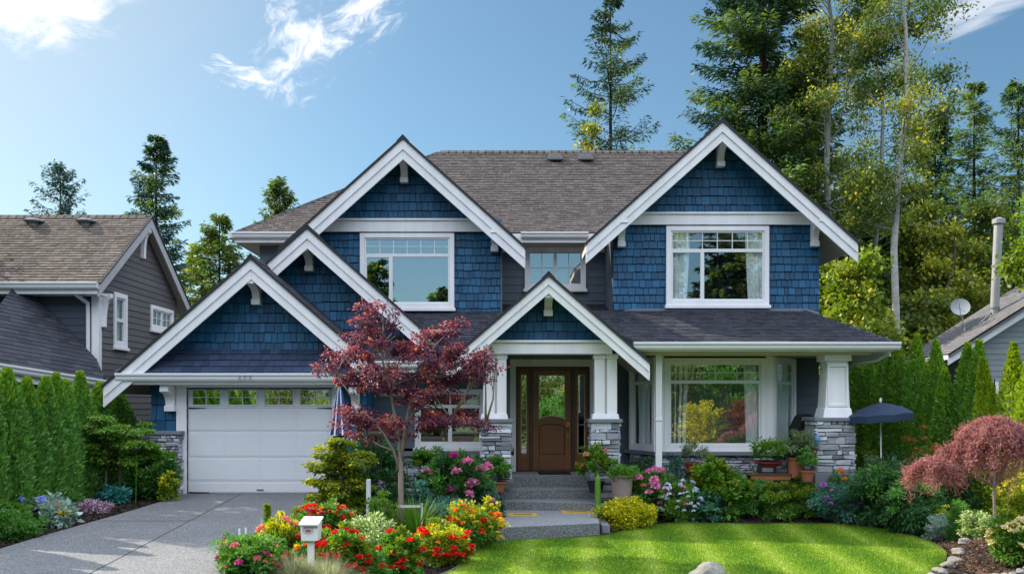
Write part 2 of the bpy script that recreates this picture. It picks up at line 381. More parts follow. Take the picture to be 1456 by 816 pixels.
lawn_px = [(560, 846), (640, 812), (672, 787), (700, 770), (780, 765), (857, 761), (900, 751), (960, 742), (1060, 738.5), (1200, 745), (1290, 759), (1336, 776), (1345, 792), (1320, 816), (1265, 850), (1120, 905), (860, 920), (640, 900)]
lawn_b = []
for a, b in lawn_px:
    D = 15.
    for _ in range(8): D = (ZC-ground_z(X(a, D), D)-.03)*F/(b-HZ)
    lawn_b.append((X(a, D), D))
def lawn_mat(nm='mown_lawn', tr_=0):
    m = bpy.data.materials.new(nm); m.use_nodes = True; t = m.node_tree; b = t.nodes['Principled BSDF']
    tc = t.nodes.new('ShaderNodeTexCoord'); s_ = t.nodes.new('ShaderNodeSeparateXYZ'); t.links.new(tc.outputs['Object'], s_.inputs[0])
    n = nd(t, 'ShaderNodeTexNoise'); n.inputs['Scale'].default_value = 2.2; n.inputs['Detail'].default_value = 9; n.inputs['Roughness'].default_value = .7; t.links.new(tc.outputs['Object'], n.inputs['Vector'])
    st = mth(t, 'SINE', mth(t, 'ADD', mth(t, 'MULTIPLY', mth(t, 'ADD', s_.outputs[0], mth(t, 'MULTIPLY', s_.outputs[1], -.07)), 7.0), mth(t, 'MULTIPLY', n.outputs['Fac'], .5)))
    pale = mth(t, 'MULTIPLY', mth(t, 'POWER', mth(t, 'MAXIMUM', st, 0.0), 3.0), .30)  # sheen of leaning mown blades painted in as pale stripes
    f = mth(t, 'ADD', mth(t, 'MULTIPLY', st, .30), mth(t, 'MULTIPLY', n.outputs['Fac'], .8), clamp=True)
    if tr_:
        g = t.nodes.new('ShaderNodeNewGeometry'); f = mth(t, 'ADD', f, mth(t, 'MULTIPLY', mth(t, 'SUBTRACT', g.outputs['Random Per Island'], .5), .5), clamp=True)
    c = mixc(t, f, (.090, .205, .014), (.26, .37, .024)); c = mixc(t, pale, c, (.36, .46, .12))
    if tr_:
        tr = t.nodes.new('ShaderNodeBsdfTranslucent'); t.links.new(c, tr.inputs[0]); mx = t.nodes.new('ShaderNodeMixShader'); mx.inputs[0].default_value = .4
        t.links.new(b.outputs[0], mx.inputs[1]); t.links.new(tr.outputs[0], mx.inputs[2]); t.links.new(mx.outputs[0], t.nodes['Material Output'].inputs[0])
    t.links.new(c, b.inputs['Base Color']); b.inputs['Roughness'].default_value = .8; b.inputs['Specular IOR Level'].default_value = .2
    return m, None
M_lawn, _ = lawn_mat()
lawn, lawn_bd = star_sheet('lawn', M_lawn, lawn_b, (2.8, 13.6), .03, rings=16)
# blades of short grass all over the lawn
def in_poly(pts, poly):
    x, y = pts[:, 0], pts[:, 1]; r = np.zeros(len(pts), bool); n = len(poly); j = n-1
    for i in range(n):
        xi, yi = poly[i]; xj, yj = poly[j]
        c = ((yi > y) != (yj > y)) & (x < (xj-xi)*(y-yi)/(yj-yi+1e-12)+xi); r ^= c; j = i
    return r
def quads(name, V, m, parent=None, k=4, sm=False):    # V: (n*k, 3) one polygon per k vertices
    V = np.asarray(V, 'f'); nv = len(V); nf = nv//k
    me = bpy.data.meshes.new(name); me.vertices.add(nv); me.loops.add(nv); me.polygons.add(nf)
    me.vertices.foreach_set('co', V.ravel()); me.loops.foreach_set('vertex_index', np.arange(nv, dtype='i'))
    me.polygons.foreach_set('loop_start', np.arange(0, nv, k, dtype='i'))
    me.update(calc_edges=True)
    return finish(me, name, m, parent)
R = np.random.default_rng(11)
gzv = np.vectorize(ground_z)
pts = np.stack([R.uniform(-2.4, 7, 300000), R.uniform(11., 18.2, 300000)], 1)
pts = pts[in_poly(pts, [tuple(b) for b in lawn_bd])]
pts = pts[R.random(len(pts)) < np.clip(1.5-(pts[:, 1]-11)/9, .3, 1)][:130000]
z = gzv(pts[:, 0], pts[:, 1])+.028; h = R.uniform(.014, .034, len(pts)); a = R.uniform(0, 6.28, len(pts)); wd = .0045
B = np.stack([pts[:, 0], pts[:, 1], z], 1); S = np.stack([np.cos(a)*wd, np.sin(a)*wd, 0*a], 1)
T = B+np.stack([R.normal(0, .008, len(a)), R.normal(0, .008, len(a)), h], 1)
V = np.stack([B-S, B+S, T], 1).reshape(-1, 3)
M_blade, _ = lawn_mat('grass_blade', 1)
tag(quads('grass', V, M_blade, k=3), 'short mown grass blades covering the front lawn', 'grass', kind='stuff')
# plastic edging between bed and lawn
ed = [b for b in lawn_bd]
mb = MB(); seg = [(b[0], b[1], ground_z(b[0], b[1])+.045) for b in ed if b[0] < 0.0 and b[1] > 11 and b[1] < 15.1]
seg.sort(key=lambda p: p[1])
mb.tube(seg, [.006]*len(seg), 6)
tag(mb.build('lawn_edging', M_cap), 'thin pale edging strip curving between flower bed and lawn', 'edging')
# driveway
dz = lambda y: .64+.01*(y-18)
drive_px = [(-6.42, 5), (-6.42, 17.2), (-6.36, 18.0), (-3.56, 18.0), (-3.5, 17.0), (-3.35, 14), (-3.05, 10), (-2.9, 5)]
mb = MB(); lx = lambda y: -6.42-0.25*smooth(13, 9, y)*0; rx = lambda y: -3.56+.5*smooth(16, 8, y)
rows = np.linspace(5, 18.0, 27)
for y in rows:
    for k in range(9):
        x = -6.42+.04*math.sin(y*.9)+(rx(y)+6.42)*k/8; mb.v.append((x, y, dz(y)+.012))
mb.f = [(j*9+i, j*9+i+1, (j+1)*9+i+1, (j+1)*9+i) for j in range(26) for i in range(8)]
n0 = len(mb.v)
for y in rows:
    x = -6.42+.04*math.sin(y*.9); mb.v += [(x, y, dz(y)-.2), (rx(y), y, dz(y)-.2)]
for j in range(26):
    mb.f += [(j*9, (j+1)*9, n0+2*j+2, n0+2*j), (j*9+8, n0+2*j+1, n0+2*j+3, (j+1)*9+8)]
tag(mb.build('driveway', M_drive), kind='structure')
M_joint = mat('joint_filler', (.055, .058, .065), rough=.9)  # dark filler strip in the driveway joints
mb = MB()
mb.ext([(-4.13, 5, dz(5)+.014), (-4.115, 5, dz(5)+.014), (-5.33+.015, 18, dz(18)+.014), (-5.33, 18, dz(18)+.014)], (0, 0, .002))
mb.ext([(-6.38, 14.05, dz(14.05)+.014), (-6.38, 14.062, dz(14.06)+.014), (-4.96, 14.062, dz(14.06)+.014), (-4.96, 14.05, dz(14.05)+.014)], (0, 0, .002))
jo = mb.build('driveway_joint', M_joint); tag(jo, kind='structure')
# street and grass verge behind the camera
mb = MB().box(-60, 60, -9, -2, -.10, .02); tag(mb.build('road', M_asph), kind='structure')
mb = MB().box(-60, 60, -2.15, -2.0, -.1, .14); mb.box(-60, 60, -9.0, -8.85, -.1, .14); tag(mb.build('kerb', M_rock), kind='structure')
M_verge = mat('verge_grass', (.028, .055, .010), (.04, .075, .014), rough=.9, noise=.3, fine=.3)
mb = MB().box(-60, 60, -60, -9, -.1, .10); tag(mb.build('verge', M_verge), kind='structure')
# mulch chips
def chips(name, m, n, x0, x1, y0, y1, ok, sz=.03, label=None):
    p = np.stack([R.uniform(x0, x1, n), R.uniform(y0, y1, n)], 1); p = p[ok(p)]
    z = gzv(p[:, 0], p[:, 1])+R.uniform(.0, .02, len(p)); c = np.stack([p[:, 0], p[:, 1], z], 1)
    d = R.normal(0, 1, (len(p), 3)); d[:, 2] *= .35; d /= np.linalg.norm(d, axis=1)[:, None]
    e = np.cross(d, R.normal(0, 1, (len(p), 3))*[.3, .3, 1]); e /= np.linalg.norm(e, axis=1)[:, None]
    l = R.uniform(.4, 1.3, len(p))[:, None]*sz; ww = l*.3
    V = np.stack([c-d*l-e*ww, c+d*l-e*ww, c+d*l+e*ww, c-d*l+e*ww], 1).reshape(-1, 3)
    tag(quads(name, V, m), label, 'mulch', kind='stuff')
lp = [tuple(b) for b in lawn_bd]
chips('mulch', M_chip, 42000, -3.4, 7.5, 11, 18.6, lambda p: ~in_poly(p, lp) & ~((p[:, 0] > -.35) & (p[:, 0] < 1.85) & (p[:, 1] > 14.6)) & ~((p[:, 0] > 6.3) & (p[:, 1] < 14.4)), label='dark bark mulch covering the planting beds')
chips('mulch', M_chip, 9000, -8.2, -6.5, 10, 18.2, lambda p: p[:, 0] < 0, label='dark bark mulch strip beside the driveway and hedge')
chips('mulch', M_chipr, 16000, 6.2, 9, 11, 14.6, lambda p: ~in_poly(p, lp), .022, label='reddish brown mulch mound under the weeping maple')

# ---------------------------------------------------------------- the house
H = thing('craftsman_house', (0, 20, 0), 'two-storey navy blue shingled house with white gables and stone pillars', 'house')
def part(mb, name, m, parent=H, bevel=0, sm=False): return mb.build(name, m, parent, bevel, sm)
PIT = .885
def gable(apx, apy, D, lfx, rfx, back, vw, seed, slope=PIT, cap=True, cut=None):
    """front gable: rake boards, roof slabs, ridge running back; feet given as photo columns"""
    A = P(apx, apy, D); xl, xr = X(lfx, D), X(rfx, D)
    zt = lambda x: A.z-slope*abs(x-A.x)
    for s_, xf in ((-1, xl), (1, xr)):
        zf = zt(xf)
        # soffit slab
        c_ = cut if cut and cut[0] == s_ else None; xc = xf; zc_ = zf
        if c_: zc_ = c_[1]; xc = A.x+s_*(A.z-zc_)/slope
        sl = MB().xz([(A.x, A.z-.04), (A.x, A.z-.16), (xc, zc_-.16), (xc, zc_-.04)], D+.03, back)
        if c_: sl.xz([(xc, zc_-.04), (xc, zc_-.16), (xf, zf-.16), (xf, zf-.04)], D+.03, c_[2])
        part(sl, 'soffit', M_cream)
        # rake board in two layers
        rb = MB().xz([(A.x, A.z-.035), (A.x, A.z-vw), (xf, zf-vw), (xf, zf-.035)], D, D+.035)
        rb.xz([(A.x, A.z-.036), (A.x, A.z-vw*.55), (xf, zf-vw*.55), (xf, zf-.036)], D-.028, D-.002)
        rb.box(xf-.012 if s_ < 0 else xf-.002, xf+.002 if s_ < 0 else xf+.012, D-.02, D+.05, zf-vw, zf-.05)
        part(rb, 'rake_board', M_trim, bevel=.006)
        # dark drip edge and shingle thickness
        de = MB().xz([(A.x, A.z+.022), (A.x, A.z-.040), (xf+s_*.03, zf-.040-.03*slope), (xf+s_*.03, zf+.022-.03*slope)], D-.060, D+.04)
        part(de, 'drip_edge', M_edge)
        # shingled slope
        Ls = math.hypot(xf-A.x, zf-A.z)
        if s_ < 0: pl = Pl((xf, back, zf), (0, -1, 0), (A.x-xf, 0, A.z-zf)); 
        else: pl = Pl((xf, D-.05, zf), (0, 1, 0), (A.x-xf, 0, A.z-zf))
        wdt = back-D+.05
        v0_ = 0
        if c_:
            v0_ = Ls-math.hypot(xc-A.x, zc_-A.z); w2 = c_[2]-D+.05
            u0_ = 0 if s_ > 0 else wdt-w2
            s2 = shingles(pl, [(u0_, 0), (u0_+w2, 0), (u0_+w2, v0_), (u0_, v0_)], .145, .2, .34, .016, .006, .004, seed=seed+50)
            pbox(s2, pl, u0_, u0_+w2, 0, v0_, -.03, -.001)
        sh = shingles(pl, [(0, v0_), (wdt, v0_), (wdt, Ls), (0, Ls)], .145, .2, .34, .016, .006, .004, seed=seed)
        pbox(sh, pl, 0, wdt, v0_, Ls, -.03, -.001)
        if c_: sh.add(s2.v, s2.f)
        part(sh, 'roof', M_roofd if D < 19 else M_roof)
    if cap:
        cp = MB()
        y = D-.06
        while y < back-.1:
            cp.xz([(A.x-.13, A.z-.10), (A.x, A.z+.035), (A.x+.13, A.z-.10), (A.x+.13, A.z-.075), (A.x, A.z+.06), (A.x-.13, A.z-.075)], y, y+.24)
            y += .19
        part(cp, 'ridge_cap', M_edge)
    return A, zt
def bracket(x, yw, ztop, dep, ht, wd=.15, parent=H):   # curved knee brace under a gable
    pts = [(yw, ztop), (yw-dep, ztop), (yw-dep-.02, ztop-.13)]
    for k in range(7):
        t = k/6*math.pi/2
        pts.append((yw-.13-(dep-.15)*(1-math.sin(t)), ztop-.15-(ht-.27)*(1-math.cos(t))))
    pts += [(yw-.15, ztop-ht+.06), (yw-.15, ztop-ht), (yw, ztop-ht)]
    mb = MB().yz(pts, x-wd/2, x+wd/2)
    mb.box(x-wd/2-.012, x+wd/2+.012, yw-.17, yw-.001, ztop-ht-.012, ztop-ht+.10)
    part(mb, 'bracket', M_trim, parent, .008)
def gable_poly(A, slope, zb, x0=None, x1=None, off=.12):
    """wall triangle under a gable, cut at zb, optionally kept between x0 and x1"""
    za = A.z-off; hw = (za-zb)/slope
    poly = [(A.x-hw, zb), (A.x+hw, zb), (A.x, za)]
    if x0 is not None: poly = clip(poly, (x0, 1), (x0, 0))
    if x1 is not None: poly = clip(poly, (x1, 0), (x1, 1))
    return poly
def shake_wall(D, poly, holes=(), seed=1, row=.19, w0=.085, w1=.19, th=.12):
    pl = front(D)
    ww = backing(pl, poly, th, holes); w_ = part(ww, 'wall', M_shakeback)
    s_ = shingles(pl, poly, row, w0, w1, .036, .012, .010, holes, .008, seed, 0, .014)
    part(s_, 'shake_siding', M_shake, w_); return w_
def lap_wall(pl, poly, holes=(), seed=1, row=.17, m=M_lap, parent=H, name='wall'):
    w_ = part(backing(pl, poly, .12, holes), name, m, parent)
    part(shingles(pl, poly, row, 3., 4.5, .018, .003, .002, holes, 0, seed), 'lap_siding', m, w_); return w_

# gutters
def gutter(p0, p1, hgt=.13, dep=.12, parent=H, m=M_gutter):
    p0, p1 = Vector(p0), Vector(p1); d = (p1-p0).normalized(); o = Vector((d.y, -d.x, 0))   # outward (to the right of travel)
    prof = [(0, -hgt), (dep*.55, -hgt), (dep*.75, -hgt*.75), (dep*.8, -hgt*.42), (dep, -hgt*.25), (dep, 0), (dep-.015, .004), (0, .004)]
    mb = MB().ext([p0+o*a+Vector((0, 0, b)) for a, b in prof], p1-p0)
    return part(mb, 'gutter', m, parent, .004, False)
# -- gables
G1, z1 = gable(357, 366, 17.4, 148, 537, 23.5, .42, 1, .868)
G2, z2 = gable(437, 323, 18.35, 338, 614, 21.2, .43, 2, .885)
G3, z3 = gable(573, 196, 19.4, 398, 746, 23.3, .46, 3, .895, True, (1, 6.25, 20.3))
G4, z4 = gable(1027, 172, 19.0, 834, 1219, 23.6, .43, 4, .895, True, (-1, 6.25, 20.3))
G5, z5 = gable(780, 390, 17.1, 636, 923, 21.0, .36, 5, .865)
# -- gable shake walls
win_u = {}
def hole(px0, px1, py0, py1, D, inset=.05): return (X(px0, D)+inset, X(px1, D)-inset, Z(py1, D)+inset, Z(py0, D)-inset)
hUL = hole(512, 646, 332, 438, 20.0); hUR = hole(947, 1093, 322, 434, 19.6)
w3l, w3r = X(455, 20), X(712, 20)
poly3 = ccw([(w3l, Z(470, 20)), (w3r, Z(470, 20)), (w3r, 5.6), (G3.x+1.8, 6.1), (G3.x, G3.z-.12), (G3.x-1.8, 6.1), (w3l, 5.9)])
zb3 = Z(312, 20)
shake_wall(20.0, gable_poly(G3, .895, zb3), seed=31)
shake_wall(20.02, [(w3l, Z(470, 20)), (w3r, Z(470, 20)), (w3r, zb3), (w3l, zb3)], [hUL], seed=32, row=.165)
zb4 = Z(304, 19.6)
shake_wall(19.6, gable_poly(G4, .895, zb4), seed=41)
w4l, w4r = X(872, 19.6), X(1165, 19.6)
shake_wall(19.62, [(w4l, Z(452, 19.6)), (w4r, Z(452, 19.6)), (w4r, zb4), (w4l, zb4)], [hUR], seed=42, row=.165)
shake_wall(19.0, gable_poly(G2, .885, 3.2, None, X(612, 18.6)), seed=21)
shake_wall(18.0, gable_poly(G1, .868, Z(500, 18)), seed=11)
shake_wall(17.72, gable_poly(G5, .865, Z(484, 17.6)), seed=51)
# frieze bands
def board(px0, px1, py0, py1, D, th=.05, name='frieze_board', m=M_trim, bev=.005):
    return part(MB().box(X(px0, D), X(px1, D), D-th, D, Z(py1, D), Z(py0, D)), name, m, H, bev)
board(452, 700, 314, 330, 19.97, .05); board(448, 703, 311.5, 314.3, 19.97, .09)
board(890, 1156, 305, 320, 19.57, .05); board(886, 1160, 302.5, 305.3, 19.57, .09)
# brackets at the eaves and peaks
for (px, py, Dw, dep, ht) in [(573.5, 226, 20, .53, .50), (1027, 201, 19.6, .53, .52), (437, 354, 19, .57, .46), (361, 399, 18, .53, .48), (780, 419, 17.72, .53, .42)]:
    bracket(X(px, Dw-.3), Dw-.03, Z(py, Dw-.35)+.05, dep, ht)
bracket(X(703, 19.7), 19.99, Z(326, 19.7), .6, .44, .14); bracket(X(885, 19.3), 19.59, Z(312, 19.3), .6, .54, .14); bracket(X(1163, 19.3), 19.59, Z(310, 19.3), .6, .56, .14)
bracket(X(237, 17.7), 17.98, Z(547, 17.7), .42, .50, .17); bracket(X(503, 17.7), 17.98, Z(550, 17.7), .42, .50, .15)
# -- main hip roof
ze, zr = 6.30, 9.30
E = [Vector((-6.3, 20.8, ze)), Vector((6.9, 20.8, ze)), Vector((6.9, 29.2, ze)), Vector((-6.3, 29.2, ze))]
RL, RR = Vector((-1.95, 25, zr)), Vector((5.0, 25, zr))
def roof_face(pts, m, row=.112, seed=1, w0=.08, w1=.19, parent=H, name='roof', th=.1):
    """pts[0]->pts[1] is the eave, running so that the outside is to its right"""
    U = (pts[1]-pts[0]).normalized(); Nn = (pts[1]-pts[0]).cross(pts[-1]-pts[0]).normalized(); Vv = Nn.cross(U)
    pl = Pl(pts[0], U, Vv); uv = [((p-pts[0]).dot(U), (p-pts[0]).dot(Vv)) for p in pts]
    s_ = shingles(pl, uv, row, w0, w1, .020, .004, .006, (), .004, seed, 0, .006)
    s_.ext([pl(a, b, -.002) for a, b in uv], pl.N*(-th))
    return part(s_, name, m, parent)
roof_face([E[0], E[1], RR, RL], M_roof, seed=61)
roof_face([E[3], E[0], RL], M_roof, seed=62); roof_face([E[1], E[2], RR], M_roof, seed=63); roof_face([E[2], E[3], RL, RR], M_roof, seed=64, row=.3)
def ridgecaps(p, q, m, wd=.13, parent=H, st=.2):
    p, q = Vector(p), Vector(q); d = (q-p); n = int(d.length/st); d.normalize(); s_ = d.cross(Vector((0, 0, 1))).normalized(); up = s_.cross(d)
    mb = MB()
    for i in range(n):
        a = p+d*i*st; b = a+d*(st*1.25); l = .012
        mb.ext([a+s_*wd-up*.07+up*l, a+up*(.03+l), a-s_*wd-up*.07+up*l, a-s_*wd-up*.10, a-up*.02, a+s_*wd-up*.10], b-a)
    part(mb, 'ridge_cap', m, parent)
M_ridge = mat('ridge_shingle', (.07, .06, .058), (.10, .085, .08), rough=.9, isl=.15)
ridgecaps(RL, RR, M_ridge); ridgecaps(E[0], RL, M_ridge, .11); ridgecaps(E[1], RR, M_ridge, .11)
# eave soffit, fascia and gutters of the main roof
part(MB().box(-6.28, 6.88, 20.83, 21.6, ze-.22, ze-.16), 'soffit', M_cream); part(MB().box(-6.28, -5.8, 20.83, 29, ze-.221, ze-.161), 'soffit', M_cream)
part(MB().box(-6.3, 6.9, 20.79, 20.83, ze-.22, ze-.02), 'fascia', M_trim); part(MB().box(-6.3, -6.26, 20.83, 29, ze-.221, ze-.021), 'fascia', M_trim)
gutter((-6.34, 20.78, ze), (X(445, 20.7), 20.78, ze)); gutter((X(741, 20.7), 20.78, ze), (X(837, 20.7), 20.78, ze)); gutter((-6.31, 29, ze), (-6.31, 20.7, ze))
# roof vents
for px in (789, 832):
    p = P(px, 224, 24.6); zz = ze+(p.y-20.8)*(zr-ze)/4.2
    mb = MB(); 
    mb.ext([(p.x-.22, p.y-.30, zz-.13), (p.x+.22, p.y-.30, zz-.13), (p.x+.16, p.y+.18, zz+.16), (p.x-.16, p.y+.18, zz+.16)], (0, 0, .04))
    mb.box(p.x-.15, p.x+.15, p.y-.2, p.y+.1, zz-.25, zz-.02)
    part(mb, 'roof_vent', M_edge, H, .01)
# -- main body behind (plain walls that close the volume)
mb = MB(); mb.box(-5.85, -5.73, 21.2, 28.7, .5, ze-.2); mb.box(6.47, 6.59, 19.74, 28.7, .5, ze-.2); mb.box(-5.73, 6.47, 28.58, 28.7, .5, ze-.2)
mb.box(-7.1, -6.98, 18.12, 23.4, .5, 2.75); mb.box(-6.98, -5.73, 23.28, 23.4, .5, 4.4)
mb.box(w3r-.12, w3r, 20.14, 21.5, Z(470, 20), 6.1); mb.box(w4l, w4l+.12, 19.74, 21.5, Z(452, 19.6), 6.1); mb.box(w3l, w3l+.12, 20.14, 21.2, 3.0, 6.1)
part(mb, 'wall', M_lap)
lap_wall(front(21.2), [(-5.85, 3), (w3l, 3), (w3l, ze-.22), (-5.85, ze-.22)])
hMid = hole(746, 833, 350, 411, 21.5)
lap_wall(front(21.5), [(w3r, Z(450, 21.5)), (w4l, Z(450, 21.5)), (w4l, ze-.2), (w3r, ze-.2)], [hMid], 3, .185)
part(MB().box(w3r, w4l, 21.4, 21.47, ze-.34, ze-.2), 'frieze_board', M_trim)
# corner boards
part(MB().box(w3r-.002, w3r+.03, 19.97, 20.1, Z(470, 20), 5.9), 'corner_board', M_lap)
# -- lower skirt roofs
sA = [Vector((-2.75, 18.05, 3.26)), Vector((-1.08, 18.05, 3.26)), Vector((0.25, 20.0, 4.42)), Vector((-2.75, 20.0, 4.42))]
roof_face(sA, M_roofd, seed=71)
gutter((-2.75, 18.03, 3.25), (-1.1, 18.03, 3.25))
part(MB().box(-2.9, -.7, 18.07, 19.0, 3.04, 3.09), 'soffit', M_trim); part(MB().box(-2.9, -1.1, 18.04, 18.07, 3.04, 3.25), 'fascia', M_trim)
ez = Z(487, 17.2)
xe = X(1270, 17.2)
sB = [Vector((2.3, 17.2, ez)), Vector((xe, 17.2, ez)), Vector((6.22, 19.6, 4.40)), Vector((1.25, 19.6, 4.40))]
roof_face(sB, M_roofd, seed=72)
roof_face([Vector((xe, 17.2, ez)), Vector((xe, 23, ez)), Vector((6.22, 23, 4.40)), Vector((6.22, 19.6, 4.40))], M_roofd, seed=73)
roof_face([Vector((-.3, 20.0, 4.40)), Vector((w4l+.02, 20.0, 4.40)), Vector((w4l+.02, 21.5, 4.75)), Vector((-.3, 21.5, 4.75))], M_roofd, seed=74)
roof_face([Vector((0.8, 19.58, 4.395)), Vector((w4l+.02, 19.58, 4.395)), Vector((w4l+.02, 20.0, 4.41)), Vector((.8, 20.0, 4.41))], M_roofd, seed=75)
ridgecaps(sB[1], sB[2], M_roofd, .09)
part(MB().xz([(X(873, 19.6), 4.36), (X(900, 19.6), 4.45), (X(1145, 19.6), 4.45), (X(1163, 19.6), 4.38), (X(1163, 19.6), 4.30), (X(873, 19.6), 4.30)], 19.54, 19.59), 'flashing', M_cap)
gutter((X(900, 17.2), 17.18, ez), (xe+.1, 17.18, ez), .14, .13); gutter((xe+.02, 17.2, ez), (xe+.02, 23, ez), .14, .13)
# beam / fascia under the gutter and porch ceilings
part(MB().box(X(903, 17.3), X(1268, 17.3), 17.22, 17.30, Z(500, 17.25), ez-.01), 'fascia', M_trim, H, .005)
part(MB().box(2.2, X(1235, 17.6), 17.45, 17.75, Z(503, 17.5)-.02, ez-.10), 'porch_beam', M_cream, H, .006)
part(MB().box(2.2, xe-.02, 17.31, 19.6, ez-.17, ez-.14), 'porch_ceiling', M_cream)
part(MB().box(xe-.03, xe-.0, 17.3, 23, ez-.25, ez-.01), 'fascia', M_trim)
# right corner downspout
part(MB().tube([P(1262, 503, 17.5), P(1248, 512, 17.7), P(1215, 517, 18.4), P(1208, 525, 18.6)], [.035]*4, 8), 'downspout', M_gutter, H, 0, True)
# long downspout beside the bay
dn = MB().box(X(932, 17.6), X(941, 17.6), 17.56, 17.66, ground_z(2.8, 17.6)+.15, ez-.12)
dn.box(X(932, 17.6)-.01, X(941, 17.6)+.01, 17.545, 17.675, Z(598, 17.6), Z(596, 17.6)+.02)
dn.tube([(X(936.5, 17.6), 17.61, 1.15), (X(937, 17.6), 17.5, 1.02), (X(938, 17.6), 17.3, .96)], [.045, .045, .045], 8)
part(dn, 'downspout', M_gutter, H, .006)
# pent roof over the garage door
xa, xb = X(172, 17.5), X(522, 17.5)
pg0, pg1 = Z(530, 17.42), Z(497, 17.97)
roof_face([Vector((xa-.1, 17.42, pg0)), Vector((xb+.1, 17.42, pg0)), Vector((xb-.25, 17.97, pg1)), Vector((xa+.3, 17.97, pg1))], mat('pent_shake', (.020, .035, .075), (.03, .048, .10), rough=.8, isl=.2, noise=.15), .19, seed=81, w0=.12, w1=.22)
gutter((X(165, 17.4), 17.44, pg0-.01), (X(500, 17.4), 17.44, pg0-.01), .15, .12)
part(MB().box(xa, xb, 17.46, 18.0, pg0-.22, pg0-.17), 'soffit', M_trim); part(MB().box(xa, xb, 17.441, 17.46, pg0-.2, pg0-.03), 'fascia', M_trim)
for i, ch in enumerate('272'):
    o = textmesh('house_number', ch, .115, .004, M_cap, 'LEFT'); o.parent = H
    o.location = Vector((X(338.5+i*7.5, 17.32), 17.318, pg0-.125))-Vector(H.location); o.rotation_euler = (math.radians(90), 0, 0)
# -- garage wall and door
D = 18.0; gd = hole(266, 473, 551, 703, D, 0)
shake_wall(D+.02, [(X(215, D), .6), (X(522, D), .6), (X(522, D), Z(497, D)), (X(215, D), Z(497, D))], [(gd[0], gd[1], .5, gd[3])], 91, .3, .13, .24)
mb = MB(); mb.box(X(252, D), gd[0], D-.06, D+.1, .62, gd[3]+.0); mb.box(gd[1], X(484, D), D-.06, D+.1, .62, gd[3]); mb.box(X(252, D), X(484, D), D-.075, D+.1, gd[3]+.002, Z(541, D)+.02)
part(mb, 'garage_door_frame', M_trim, H, .006)
g0, g1, gb, gt = gd[0]+.004, gd[1]-.004, .645, gd[3]-.004
gdo = MB(); secs = [gb, Z(684, D), Z(650, D), Z(613, D), Z(580, D), gt]
for i in range(5):
    top = secs[i+1]-.003
    if i < 4:
        gdo.box(g0, g1, D+.04, D+.08, secs[i], top)
        for k in range(4):
            a = g0+(g1-g0)*k/4; b = g0+(g1-g0)*(k+1)/4
            gdo.box(a+.018, b-.018, D+.032, D+.0405, secs[i]+.03, top-.03)
gwin = [(273, 312), (324, 364), (376, 416), (426.5, 467)]
zt0, zt1 = Z(575, D), Z(554.5, D)
us = [g0]+[v for a, b in gwin for v in (X(a, D), X(b, D))]+[g1]
for i in range(0, len(us), 2): gdo.box(us[i], us[i+1], D+.04, D+.08, secs[4], gt)
for a, b in gwin: gdo.box(X(a, D), X(b, D), D+.04, D+.08, secs[4], zt0); gdo.box(X(a, D), X(b, D), D+.04, D+.08, zt1, gt)
GD = part(gdo, 'garage_door', M_gdoor, H, .004)
part(MB().box(g0, g1, D+.03, D+.085, gb-.012, gb+.012), 'rubber_seal', M_black, GD)
part(MB().box((g0+g1)/2-.07, (g0+g1)/2+.07, D+.012, D+.031, gb+.07, gb+.09), 'handle', M_cap, GD, .004)
for a, b in gwin:
    xa_, xb_ = X(a, D), X(b, D); fr = MB()
    for q in [(xa_-.025, xb_+.025, zt1, zt1+.025), (xa_-.025, xb_+.025, zt0-.025, zt0), (xa_-.025, xa_, zt0, zt1), (xb_, xb_+.025, zt0, zt1)]: fr.box(q[0], q[1], D+.02, D+.041, q[2], q[3])
    xm, zm = (xa_+xb_)/2, (zt0+zt1)/2
    fr.box(xm-.009, xm+.009, D+.026, D+.045, zt0, zt1); fr.box(xa_, xb_, D+.027, D+.044, zm-.008, zm+.008)
    part(fr, 'window_frame', M_gdoor, GD, .003); part(MB().box(xa_, xb_, D+.05, D+.056, zt0, zt1), 'pane', M_glass, GD)
for px0, px1, py in ((268, 292, 580), (450, 471, 580), (268, 297, 700), (440, 471, 700)):
    hb = MB(); hb.ext([(X(px0 if px0 < 300 else px1, D), D+.02, Z(py-1, D)), (X(px0 if px0 < 300 else px1, D), D+.02, Z(py+1.2, D)), (X(px1 if px0 < 300 else px0, D), D+.02, Z(py+.3, D)), (X(px1 if px0 < 300 else px0, D), D+.02, Z(py-.3, D))], (0, .019, 0))
    part(hb, 'hinge_strap', M_black, GD)
part(MB().box(g0-.1, g1+.1, D+.5, D+5, .5, 3.), 'interior', M_room)
